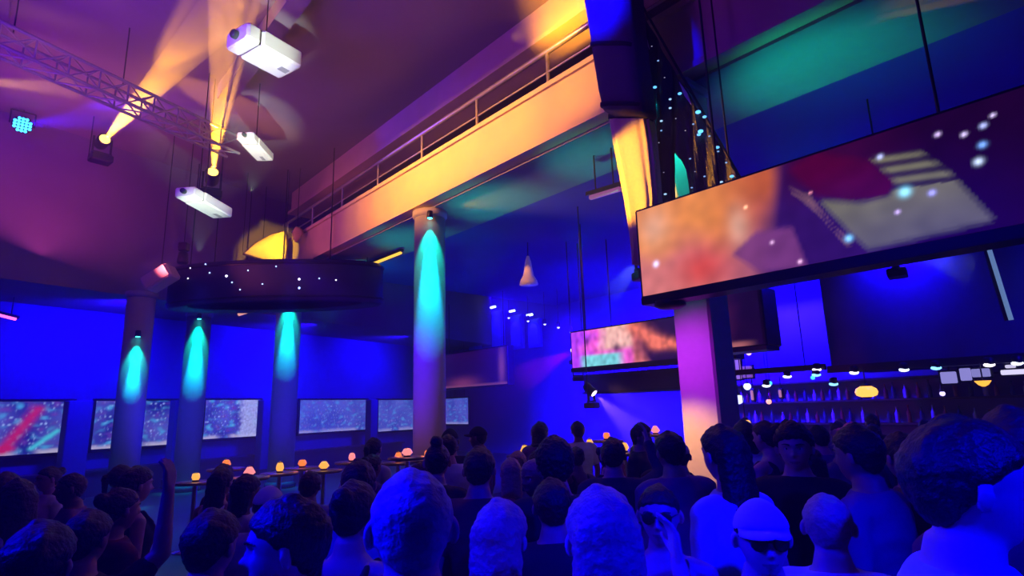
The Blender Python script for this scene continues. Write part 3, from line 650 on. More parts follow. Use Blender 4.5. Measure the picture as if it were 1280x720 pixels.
def bar():
    b = 10.6; L = [(985, 478), (1020, 465), (1068, 468), (1130, 462), (1170, 459), (1235, 448), (1270, 446)]
    zc = sum(on_b(x, y, b).z for x, y in L) / len(L)
    a0, a1 = on_b(1040, 470, b).dot(A), -7.0
    t = thing('bar_canopy', W(a0, b, zc), 'dark bar canopy with a row of small lights along its lower edge', 'canopy')
    mb = MB(); mb.wbox(a0, a1, b, b + 1.9, zc + .04, zc + 2.5, .03); put('bulkhead', mb, mat('bar_canopy_paint', (.025, .018, .12), .6), t)
    mb = MB(); mb.wbox(a0 + .05, a1, b - .05, b, zc, zc + .12); put('lower_edge', mb, M_black, t)
    for sa in (a0 - .5, a0 - 4): pole_up(t, W(sa, b + 1.5, zc + 2.5), r=.03)
    a2 = on_b(918, 480, b).dot(A)
    t = thing('light_rail', W(a2, b - .2, zc), 'long dark rail carrying small bar lights left of the canopy', 'rail')
    mb = MB(); mb.wbox(a2, a0 + .07, b - .08, b, zc + .06, zc + .16); put('rail', mb, M_black, t)
    for sa in (a2 - .2, a0 + .4): pole_up(t, W(sa, b - .04, zc + .16))
    for k, (x, y) in enumerate(L + [(1042, 480), (1021, 462), (958, 482)]):
        p = on_b(x, y, b - .12); p.z = zc - .02 if k < 7 else p.z
        t = thing('bar_light', p, 'small bluish spotlight in the row above the bar', 'spotlight', 'small lights above the bar')
        mb = MB(); mb.lathe(p, [(.05, 0), (.06, .02), (.06, .09), (.03, .11)], 12); put('can', mb, M_black, t)
        mb = MB(); mb.ball(p, .055, 8, (1.5, 1, .6)); put('lens', mb, glow('bar_lens_%d' % (k % 3), ((.7, .8, 1), (.2, .55, 1), (.9, .8, .9))[k % 3], 2.4), t)
        mb = MB(); mb.tube(p + Z * .1, p + Z * .1 + B * .15, .015, n=6); put('arm', mb, M_black, t)
    # counter
    t = thing('bar_counter', W(-2, b, 0), 'long dark wooden bar counter behind the crowd at the right', 'bar')
    ac = on_b(950, 520, b).dot(A)
    mb = MB(); mb.wbox(ac, a1, b, b + .5, .1, 1.05); put('front', mb, M_wood, t)
    mb = MB(); mb.wbox(ac + .06, a1, b - .12, b + .6, 1.05, 1.11, .015); put('worktop', mb, M_wood, t)
    mb = MB(); mb.tube(W(ac, b - .16, .22), W(a1, b - .16, .22), .025, n=8); put('foot_rail', mb, M_chrome, t)
    # back bar
    bb = b + 2.2; ab = on_b(900, 500, bb).dot(A)
    t = thing('back_bar', W(ab, bb, 0), 'tall dark shelving with bottles behind the bar counter', 'shelf')
    mb = MB(); mb.wbox(ab, a1, bb + .3, bb + .4, 0, 2.6); put('back_board', mb, mat('backbar_board', (.12, .12, .2), .5), t)
    for z in (1.0, 1.45, 1.9, 2.3):
        mb = MB(); mb.wbox(ab, a1, bb, bb + .3, z - .04, z); put('shelf', mb, M_wood, t)
    sa = ab - .1; k = 0
    while sa > -4.2 and k < 90:
        for z in (1.45, 1.9):
            px = proj(W(sa, bb + .14, z + .1))[0]
            h = R.uniform(.22, .34); p = W(sa, bb + .14, z); mb = MB(); mb.lathe(p, [(.036, 0), (.038, .01), (.038, h * .58), (.014, h * .74), (.014, h * .96), (.017, h * .97), (.017, h)], 12)
            o = put('bottle', mb, (M_glass, mat('amber_glass', (.3, .12, .02), .1), mat('clear_glass', (.5, .55, .6), .1))[k % 3], rel=p); tag(o, 'glass bottle standing on the back bar shelves', 'bottle', 'bottles on the back bar shelves'); k += 1
        sa -= R.uniform(.13, .24)
    # glowing things at the bar, each on its own support
    def panel(px, py, wpx, hpx, bb2, lab, col, e, name='lit_panel'):
        c = on_b(px, py, bb2); s = c.y / F; t = thing(name, c, lab, 'lit sign' if name == 'lit_panel' else 'lamp')
        mb = MB(); mb.box(c, A, B, Z, wpx * s * .5, .03, hpx * s * .5, .012); put('face', mb, glow('panel_' + lab[:20], col, e), t)
        mb = MB(); mb.box(c + B * .05, A, B, Z, wpx * s * .5 + .03, .03, hpx * s * .5 + .03, .01); put('casing', mb, M_black, t)
        mb = MB(); mb.tube(c + B * .06, V((c.x, c.y, zc + .04)) + B * .06, .012, n=6); put('hanger', mb, M_black, t)
    f = b + 1.2
    panel(915, 462, 22, 24, f, 'lavender lit panel right of the pink lit column', (.42, .2, .75), .75)
    panel(934, 465, 12, 14, f, 'small lavender lit panel beside the larger lavender one', (.42, .15, .75), .5)
    panel(1186, 472, 16, 14, f, 'pale square lit panel behind the bar, left of the pale pair', (.35, .32, .85), .8)
    panel(1207, 468, 11, 15, f, 'pale upright lit panel in the middle of the bar panels', (.35, .32, .85), .8)
    panel(1226, 466, 18, 10, f, 'pale lit panel just above the orange bowl lamp', (.35, .33, .85), .7)
    panel(1268, 465, 26, 6, f, 'flat white lit panel at the right end of the bar', (.75, .7, 1), 1.1)
    panel(1263, 458, 10, 4, f, 'small white lit panel above the flat white one', (.75, .7, 1), .9)
    panel(940, 494, 2.5, 12, f, 'thin pinkish lit strip at the left end of the bar', (.8, .3, .7), .6); panel(975, 492, 2.5, 9, f, 'thin pinkish lit strip right of the blue flame lamp', (.8, .3, .7), .6)
    c = on_b(1083, 490, b - .05); s = c.y / F; t = thing('lantern', c, 'bright orange lantern hanging in front of the bar', 'lamp')
    mb = MB(); mb.lathe(c - Z * 6 * s, [(6 * s, 0), (11 * s, 2 * s), (12.5 * s, 6 * s), (11 * s, 10 * s), (6 * s, 13 * s)], 18); put('globe', mb, glow('lantern_glow', (1, .42, .07), 1.9, True), t)
    mb = MB(); mb.lathe(c + Z * 7 * s, [(6.5 * s, 0), (6 * s, 2 * s), (1 * s, 4 * s)], 14); mb.lathe(c - Z * 8 * s, [(3 * s, 0), (6.5 * s, 2 * s)], 14); put('cap', mb, M_black, t)
    mb = MB(); mb.tube(c + Z * 10 * s, V((c.x, c.y, zc + .08)), .01, n=6); put('cord', mb, M_black, t)
    c = on_b(1229, 479, b - .1); s = c.y / F; t = thing('bowl_lamp', c, 'orange bowl shaped lamp hanging over the bar', 'lamp')
    mb = MB(); mb.lathe(c - Z * 4 * s, [(1.5 * s, 0), (5 * s, 2 * s), (8 * s, 6 * s), (8.5 * s, 7 * s)], 18); put('bowl', mb, glow('bowl_glow', (1, .42, .04), 1.6, True), t); mb = MB(); mb.tube(c, V((c.x, c.y, zc + .02)), .01, n=6); put('cord', mb, M_black, t)
    for px, py, r, col, lab in ((934, 483, 4.5, (.6, .7, 1), 'round white glowing globe lamp left of the bar'), (923, 499, 6, (.55, .6, 1), 'larger pale globe lamp below the round white one'), (962, 479, 3, (.05, .55, 1), 'small blue flame shaped lamp left of the bar'), (961, 502, 3.2, (1, .35, .3), 'small reddish lamp below the blue flame lamp'),
                             (1016, 472, 2.6, (.05, .5, 1), 'small cyan lamp under the light rail'), (936, 441, 3.2, (1, .5, .7), 'small pink lamp under the dark squarish screen'), (1178, 492, 3, (.6, .5, 1), 'tiny white lamp low behind the bar'), (932, 531, 7, (1, .45, .05), 'orange glowing lamp just above the crowd, right of the pink column')):
        c = on_b(px, py, f - (1.0 if py > 520 else .4)); s = c.y / F; t = thing('globe_lamp', c, lab, 'lamp'); mb = MB(); mb.ball(c, r * s, 12); put('globe', mb, glow('globe_' + lab[:22], col, 2.0), t)
        mb = MB(); mb.tube(c + Z * r * s * .8, V((c.x, c.y, topz(c) if px < 1000 else zc + .1)), .008, n=6); mb.lathe(c + Z * r * s * .75, [(r * s * .6, 0), (r * s * .4, r * s * .5)], 10); put('cord', mb, M_black, t)
back_area(); bar()
#SECTION people
def remesh(mb, vox, smooth=3, fac=.5, name='body'):
    me = mb.mesh(name); o = bpy.data.objects.new('tmp', me); COL.objects.link(o)
    m = o.modifiers.new('r', 'REMESH'); m.mode = 'VOXEL'; m.voxel_size = vox
    if smooth: s = o.modifiers.new('s', 'SMOOTH'); s.factor = fac; s.iterations = smooth
    dg = bpy.context.evaluated_depsgraph_get(); dg.update()
    res = bpy.data.meshes.new_from_object(o.evaluated_get(dg)); res.name = name
    bpy.data.objects.remove(o); bpy.data.meshes.remove(me)
    res.polygons.foreach_set('use_smooth', [True] * len(res.polygons)); res.update(); return res
HC = V((0, .022, 1.632))          # head centre
def g1(x, c, w): return math.exp(-((x - c) / w) ** 2)
def head_pt(d, k=1.0):
    x, y, z = d; t = max(0, -z)
    t2 = max(0, z); fl = 1 + .13 * math.sin(PI * t2); px = x * .075 * fl * (1 - .30 * t ** 1.6); py = y * .096 * fl; pz = z * .118
    if y < 0: py *= (1 - .42 * t ** 1.3); pz *= (1 - .12 * t)
    else: py *= (.93 + .05 * t)
    if y > .2:
        f = min(1, (y - .2) / .4)
        py += f * (.027 * g1(x, 0, .13) * g1(z, -.22, .10) + .014 * g1(x, 0, .10) * g1(z, -.05, .16) + .008 * g1(abs(x), .16, .07) * g1(z, -.25, .06) + .008 * g1(z, .22, .09) * g1(abs(x), .30, .26)
              - .014 * g1(abs(x), .40, .15) * g1(z, .06, .10) + .010 * g1(x, 0, .22) * g1(z, -.465, .05) + .010 * g1(x, 0, .20) * g1(z, -.585, .055) - .007 * g1(z, -.525, .022) * g1(x, 0, .25) + .010 * g1(x, 0, .28) * g1(z, -.82, .16) + .004 * g1(abs(x), .5, .18) * g1(z, -.18, .15))
    return V((px, py, pz)) * k
def sphere_dirs(n=44, m=34):
    rings = []
    for k in range(m + 1):
        th = max(.03, min(PI - .03, PI * k / m)); rings.append([V((math.cos(2 * PI * i / n) * math.sin(th), math.sin(2 * PI * i / n) * math.sin(th), -math.cos(th))) for i in range(n)])
    return rings
DIRS = sphere_dirs(72, 66)
def head_into(mb):
    mb.loft([[HC + head_pt(d) for d in r] for r in DIRS])
    for s in (-1, 1):
        c = HC + V((s * .076, -.008, -.004)); mb.loft([[c + V((s * (.004 + .012 * math.sin(t)) * 1, -.006 * 0 + math.cos(2 * PI * i / 12) * .017 * math.sin(t) - .004 * math.cos(t), -math.cos(t) * .031 + .0)) + V((s * .007 * math.sin(2 * PI * i / 12) * math.sin(t), 0, 0)) for i in range(12)] for t in [max(.1, min(PI - .1, PI * k / 7)) for k in range(8)]])
TORSO_M = [(.80, .150, .110, 0), (.90, .168, .120, -.005), (1.0, .158, .112, 0), (1.1, .150, .106, .004), (1.22, .168, .116, .008), (1.33, .186, .120, .0), (1.41, .180, .100, -.008), (1.46, .125, .080, -.012), (1.50, .072, .066, -.010), (1.55, .058, .060, -.002)]
TORSO_F = [(.80, .150, .112, -.005), (.90, .172, .124, -.008), (1.0, .148, .108, 0), (1.1, .124, .094, .004), (1.2, .140, .104, .010), (1.28, .152, .125, .022), (1.36, .156, .104, .004), (1.42, .150, .086, -.006), (1.46, .105, .070, -.010), (1.50, .060, .056, -.008), (1.55, .050, .052, -.002)]
def ell(z, rx, ry, yc, n=28, e=.9): return [V((math.copysign(abs(math.cos(2 * PI * i / n)) ** e, math.cos(2 * PI * i / n)) * rx, math.copysign(abs(math.sin(2 * PI * i / n)) ** e, math.sin(2 * PI * i / n)) * ry + yc, z)) for i in range(n)]
SHX = {'m': .195, 'f': .165}
POSES = {   # elbow, wrist, hand direction, for the +x and the -x arm
    'down': [((.245, -.03, 1.13), (.255, .06, .90), (0.02, .25, -1)), ((.245, -.03, 1.13), (.255, .06, .90), (0.02, .25, -1))],
    'bent': [((.255, -.02, 1.14), (.175, .21, 1.12), (-.45, .85, .2)), ((.25, -.03, 1.13), (.19, .20, 1.06), (-.35, .9, .1))],
    'one_up': [((.31, .10, 1.56), (.29, .14, 1.83), (-.05, .05, 1)), ((.25, -.03, 1.13), (.245, .07, .90), (0, .25, -1))],
    'hold_up': [((.30, .08, 1.27), (.27, .20, 1.53), (-.05, .12, 1)), ((.245, -.03, 1.13), (.255, .06, .90), (0.02, .25, -1))],
    'fist_up': [((.33, .12, 1.50), (.25, .24, 1.72), (-.15, .2, 1)), ((.25, -.02, 1.14), (.17, .20, 1.10), (-.45, .85, .2))],
}
def hand_into(mb, w, d, side, curl=.35, k=1.0):
    d = V(d).normalized(); w = V(w); across = V((0, 1, 0)) if abs(d.z) > .7 else Z.copy()
    across = (across - d * across.dot(d)).normalized(); nrm = d.cross(across).normalized()
    if nrm.x * side > 0: nrm = -nrm              # palm turns towards the body
    pl = .085 * k
    for i, f in enumerate((-.030, -.010, .010, .030)): mb.capsule(w + across * f * .5 * k, w + d * pl + across * f * k, .0165 * k, .0125 * k, 10)
    Ls = (.062, .075, .080, .070) if across.y > 0 else (.062, .075, .080, .070)
    for i, f in enumerate((-.031, -.0105, .0105, .031)):
        p = w + d * pl + across * f * k; L = Ls[i] * k; spread = across * f * .9
        d1 = (d * math.cos(curl) + nrm * math.sin(curl) + spread * 2).normalized(); q = p + d1 * L * .5
        d2 = (d * math.cos(curl * 2.2) + nrm * math.sin(curl * 2.2) + spread * 2).normalized(); r = q + d2 * L * .5
        mb.capsule(p, q, .0095 * k, .0088 * k, 8); mb.capsule(q, r, .0088 * k, .0074 * k, 8)
    b = w + d * .028 * k + across * .022 * k; t1 = b + (d * .6 + across * .75 + nrm * .25).normalized() * .045 * k; t2 = t1 + (d * .9 + across * .3 + nrm * .3).normalized() * .032 * k
    mb.capsule(b, t1, .014 * k, .0105 * k, 8); mb.capsule(t1, t2, .0105 * k, .0085 * k, 8)
LEG = lambda s, sx: ((s * .088, 0, .87), (s * (.098), .02, .47), (s * .105, -.015, .085))
def sh(sx, s): return V((s * sx, -.006, 1.405))
def body_mesh(sex, pose, vox):
    mb = MB(); T = TORSO_M if sex == 'm' else TORSO_F; k = 1.0 if sex == 'm' else .86
    mb.loft([ell(*t) for t in T]); mb.capsule((0, -.008, 1.46), (0, .014, 1.585), .058 * (k + .04), .053 * (k + .04)); head_into(mb)
    for s, (e, w, hd) in zip((1, -1), POSES[pose]):
        S = sh(SHX[sex], s); e = V((e[0] * s * (1 if sex == 'm' else .92), e[1], e[2])); w = V((w[0] * s * (1 if sex == 'm' else .92), w[1], w[2])); hd = V((hd[0] * s, hd[1], hd[2]))
        mb.capsule(V((s * .10, -.01, 1.425)), S, .062 * k, .058 * k); mb.capsule(S, e, .055 * k, .040 * k); mb.capsule(e, w, .041 * k, .027 * k); mb.capsule(e.lerp(w, .05), e.lerp(w, .4), .04 * k, .038 * k); hand_into(mb, w, hd, s, k=k)
    for s in (1, -1):
        h, kn, an = LEG(s, 0); mb.capsule(h, kn, .086, .055); mb.capsule(kn, an, .053, .037); mb.capsule(V(kn).lerp(V(an), .15) - V((0, .015, 0)), V(kn).lerp(V(an), .45) - V((0, .012, 0)), .05, .045); mb.capsule((s * .107, -.035, .045), (s * .118, .14, .034), .040, .032)
    me = remesh(mb, vox, 2, .4, 'body')
    me.materials.append(None); me.materials.append(mat('lips', (.40, .20, .16), .4)); mo = HC + V((0, .085, -.0625))
    for f in me.polygons:
        c = f.center - mo
        if (c.x / .024) ** 2 + (c.z / .008) ** 2 < 1 and c.y > -.02: f.material_index = 1
    return me
def wrinkle(me, amp, f):
    for v in me.vertices:
        n = noise.noise(V((v.co.x * f, v.co.y * f, v.co.z * f * 1.8))); v.co += v.normal * amp * n
def shirt_mesh(sex, pose, kind):
    mb = MB(); T = TORSO_M if sex == 'm' else TORSO_F; k = 1.0 if sex == 'm' else .86; g = .014
    if kind == 'tank':
        mb.loft([ell(z, rx + g + (.014 if z < 1.05 else 0), ry + g + (.014 if z < 1.05 else 0), y) for z, rx, ry, y in T if .88 < z < 1.37] + [ell(1.40, .145, .10, -.004)])
        for s in (-1, 1):
            q = [V((s * .085, .128, 1.33)), V((s * .088, .095, 1.40)), V((s * .088, .05, 1.452)), V((s * .088, -.045, 1.458)), V((s * .088, -.10, 1.42)), V((s * .088, -.125, 1.33))]
            for a_, b_ in zip(q, q[1:]): mb.capsule(a_, b_, .019, .019, 8)
    else:
        mb.loft([ell(z, rx + g + (.006 if z < 1.25 else 0), ry + g + .004, y) for z, rx, ry, y in T if .83 < z < 1.49] + [ell(1.497, .082 * (k + .05), .078, -.012)])
        for s, (e, w, hd) in zip((1, -1), POSES[pose]):
            S = sh(SHX[sex], s); e = V((e[0] * s * (1 if sex == 'm' else .92), e[1], e[2])); w = V((w[0] * s * (1 if sex == 'm' else .92), w[1], w[2])); f = .62 if kind == 'tee' else 1.0
            mb.capsule(V((s * .10, -.01, 1.422)), S, .074 * k, .072 * k); mb.capsule(S, S.lerp(e, f), .069 * k, .058 * k)
            if kind == 'long': mb.capsule(e, e.lerp(w, .9), .056 * k, .040 * k)
    me = remesh(mb, .013, 3, .5, 'shirt'); wrinkle(me, .010, 9); return me
def legs_mesh(kind):
    mb = MB(); mb.loft([ell(.78, .155, .115, 0), ell(.86, .176, .128, -.004), ell(.95, .172, .124, -.003), ell(1.0, .166, .119, 0)])
    for s in (1, -1):
        h, kn, an = LEG(s, 0); mb.capsule(h, kn, .102, .074)
        if kind == 'long': mb.capsule(kn, V(an) + V((0, 0, .02)), .066, .055)
    me = remesh(mb, .014, 3, .5, 'trousers'); wrinkle(me, .004, 10); return me
def shoe_mesh(s):
    mb = MB(); mb.capsule((s * .107, -.040, .050), (s * .120, .155, .040), .049, .041); mb.loft([ell(.0, .050, .14, .055), ell(.025, .050, .14, .055)]); mb.v[-56:] = [(v[0] + s * .113, v[1], v[2]) for v in mb.v[-56:]]
    return remesh(mb, .010, 2, .5, 'shoe')
def hair_mesh(kind):
    mb = MB()
    def line(y, x):
        if y > .35: return .30 + .25 * (y - .35) / .65
        if y > -.15: return -.12 + .42 * (y + .15) / .5
        return -.12 - .50 * min(1, (-.15 - y) / .6)
    thick = {'short': 1.13, 'crop': 1.06, 'curly': 1.24, 'long': 1.13, 'bun': 1.08, 'pony': 1.09, 'bob': 1.15, 'top': 1.08}[kind]
    rings = []
    for r in DIRS:
        rr = []
        for d in r:
            h = d.z - line(d.y, d.x) + .09 * noise.noise(d * 5) + .03 * math.sin(30 * math.atan2(d.x, d.y)); w = sst(-.06, .07, h)
            n = noise.noise(d * (5 if kind == 'curly' else 2.2)) * (.05 if kind == 'curly' else .025) + .016 * math.sin(34 * math.atan2(d.x, d.y + .2) + 6 * noise.noise(d * 3)) * (kind != 'crop') + .05 * max(0, noise.noise(d * 4 + V((3, 1, 2)))) * (kind in ('short', 'bob', 'long'))
            k = .86 * (1 - w) + (thick + n + .03 * max(0, d.z) * (kind in ('short', 'long', 'bob', 'pony'))) * w; rr.append(HC + head_pt(d, k))
        rings.append(rr)
    mb.loft(rings)
    def fall(zb, wx, wy, yc, fr=.02):
        n = 36; rg = []
        for z, kx, ky, oy in ((.05, .95, .9, 0), (-.05, 1.02, 1.0, -.004), (-.12, 1.0, .9, -.012), ((zb - .12) / 2, 1.1, .72, -.03), (zb + .03, 1.02, .62, -.036), (zb, .8, .4, -.036)):
            rg.append([HC + V((math.cos(2 * PI * i / n) * wx * kx * (1 + .05 * math.sin(9 * i * 2 * PI / n)), math.sin(2 * PI * i / n) * wy * ky * (1 + .05 * math.sin(7 * i * 2 * PI / n)) + yc + oy, z)) for i in range(n)])
        mb.loft(rg)
    if kind == 'long': fall(-.33, .088, .052, -.062)
    if kind == 'bob': fall(-.15, .092, .06, -.05)
    if kind == 'bun': mb.ball(HC + V((0, -.10, .07)), .042, 14)
    if kind == 'top': mb.ball(HC + V((0, -.035, .135)), .045, 14)
    if kind == 'pony': mb.capsule(HC + V((0, -.095, .05)), HC + V((0, -.135, .02)), .026, .03); mb.capsule(HC + V((0, -.135, .02)), HC + V((0, -.125, -.2)), .032, .014)
    if kind == 'crop' : sm = 1
    me = remesh(mb, .008, 2, .5, 'hair')
    wrinkle(me, .008 if kind == 'curly' else .005, 60 if kind == 'curly' else 34); return me
def cap_mesh():
    mb = MB(); rings = []
    for r in DIRS: rings.append([HC + head_pt(d, .86 + .24 * sst(.16 + .2 * max(0, d.y), .26 + .2 * max(0, d.y), d.z)) for d in r])
    mb.loft(rings); me = remesh(mb, .008, 2, .5, 'crown'); return me
def brim_mesh():
    mb = MB(); pts = []
    for i in range(15):
        t = math.radians(20 + 140 * i / 14); pts.append((math.cos(t) * .085, math.sin(t) * .09))
    out = []
    for x, y in pts: out.append(HC + V((x, y, .050 - abs(x) * .12)))
    inn = out; oo = [HC + V((p[0] * 1.0, p[1] + .075 * math.sin(math.radians(20 + 140 * i / 14)) ** 2, .040 - abs(p[0]) * .25)) for i, p in enumerate(pts)]
    n = len(pts); vs = inn + oo + [v - Z * .006 for v in inn] + [v - Z * .006 for v in oo]; fs = []
    for i in range(n - 1):
        fs += [(i, i + 1, n + i + 1, n + i), (2 * n + i, 3 * n + i, 3 * n + i + 1, 2 * n + i + 1), (n + i, n + i + 1, 3 * n + i + 1, 3 * n + i), (i, 2 * n + i, 2 * n + i + 1, i + 1)]
    fs += [(0, n, 3 * n, 2 * n), (n - 1, 3 * n - 1, 4 * n - 1, 2 * n - 1)]
    mb.add(vs, fs, True); return mb.mesh('brim')
def glasses_mesh():
    mb = MB()
    for s in (-1, 1):
        mb.lathe(HC + V((s * .033, .092, .008)), [(.022, -.002), (.026, 0), (.026, .004), (.02, .006)], 16, (s * .18, 1, 0)); mb.tube(HC + V((s * .058, .084, .012)), HC + V((s * .082, -.01, .014)), .0028, n=6)
    mb.tube(HC + V((-.01, .099, .012)), HC + V((.01, .099, .012)), .0028, n=6); return mb.mesh('sunglasses')
def brow_mesh(s):
    mb = MB(); pts = []
    for i in range(6):
        x = .016 + .034 * i / 5; d = V((s * x / .076, math.sqrt(max(.05, 1 - (x / .076) ** 2 - .05)), .22 + .035 * math.sin(PI * i / 5))); pts.append(HC + head_pt(d) + V((0, .0, 0)))
    for i in range(5): mb.capsule(pts[i], pts[i + 1], .0042 - .0005 * i, .0042 - .0005 * (i + 1), 8)
    return mb.mesh('eyebrow')
def eye_mesh(s):
    mb = MB(); mb.ball(HC + V((s * .0315, .0655, .007)), .0125, 16); me = mb.mesh('eye')
    me.materials.append(mat('eye_white', (.8, .8, .8), .2)); me.materials.append(mat('iris', (.03, .02, .015), .2))
    for p in me.polygons:
        d = p.center - (HC + V((s * .0315, .0655, .007)))
        if d.y > .0103: p.material_index = 1
    return me
SKIN = [mat('skin_light', (.62, .40, .30), .5, var=.06), mat('skin_tan', (.42, .25, .17), .5, var=.06), mat('skin_brown', (.20, .11, .075), .5, var=.06)]
HAIRM = {'black': mat('hair_black', (.010, .008, .008), .5, var=.4, scale=70, bump=.5), 'brown': mat('hair_brown', (.045, .024, .014), .5, var=.4, scale=70, bump=.5), 'blond': mat('hair_blond', (.50, .38, .20), .5, var=.3, scale=70, bump=.5), 'grey': mat('hair_grey', (.35, .35, .36), .5, var=.3, scale=70, bump=.5)}
CLOTH = {'white': mat('cloth_white', (.72, .72, .72), .85, var=.06, bump=.1, scale=50), 'black': mat('cloth_black', (.012, .012, .014), .85, var=.2, bump=.1, scale=50), 'grey': mat('cloth_grey', (.16, .16, .17), .85, var=.1, bump=.1, scale=50), 'navy': mat('cloth_navy', (.02, .025, .07), .85, var=.1, bump=.1, scale=50),
         'pale blue': mat('cloth_pale_blue', (.42, .52, .75), .85, var=.06, bump=.1, scale=50), 'maroon': mat('cloth_maroon', (.13, .015, .03), .85, var=.1, bump=.1, scale=50), 'purple': mat('cloth_purple', (.14, .05, .22), .85, var=.1, bump=.1, scale=50)}
M_jean = mat('denim', (.035, .045, .09), .85, var=.2, scale=40)
CACHE = {}
def cached(key, fn):
    if key not in CACHE: CACHE[key] = fn()
    return CACHE[key]
PEOPLE = []
def child(name, me, m, par):
    o = bpy.data.objects.new(name, me); COL.objects.link(o); o.parent = par
    if m is not None:
        if not me.materials: me.materials.append(m)
        o.material_slots[0].link = 'OBJECT'; o.material_slots[0].material = m
    return o
def person(x, y, rz, scale, sex, pose, hair, hcol, top, tcol, skin, label, cap=None, shades=False, group='club crowd', near=False):
    t = thing('person', (x, y, 0), label, 'person', group); t.rotation_euler = (0, 0, rz); t.scale = (scale,) * 3
    b = child('body', cached(('b', sex, pose), lambda: body_mesh(sex, pose, .0068)), SKIN[skin], t)
    if hair and not cap: child('hair', cached(('h', hair), lambda: hair_mesh(hair)), HAIRM[hcol], t)
    if cap:
        if hair in ('long', 'pony', 'bob'): child('hair', cached(('h', 'pony'), lambda: hair_mesh('pony')), HAIRM[hcol], t)
        else: child('hair', cached(('h', 'crop'), lambda: hair_mesh('crop')), HAIRM[hcol], t)
        c = child('cap', cached('cap', cap_mesh), CLOTH[cap], t); child('brim', cached('brim', brim_mesh), CLOTH[cap], c)
    child('shirt', cached(('s', sex, pose if top != 'tank' else 'any', top), lambda: shirt_mesh(sex, pose, top)), CLOTH[tcol], t)
    child('trousers', cached(('l', 'long'), lambda: legs_mesh('long')), M_jean, t)
    for s in (-1, 1): child('shoe', cached(('shoe', s), lambda: shoe_mesh(s)), M_blackcloth, t)
    for s in (-1, 1): child('eyebrow', cached(('eb', s), lambda: brow_mesh(s)), HAIRM[hcol], t)
    for s in (-1, 1): child('eye', cached(('e', s), lambda: eye_mesh(s)), None, t)
    if shades: child('sunglasses', cached('gl', glasses_mesh), M_black, t)
    PEOPLE.append((x, y)); return t
HTOP = 1.632 + .128
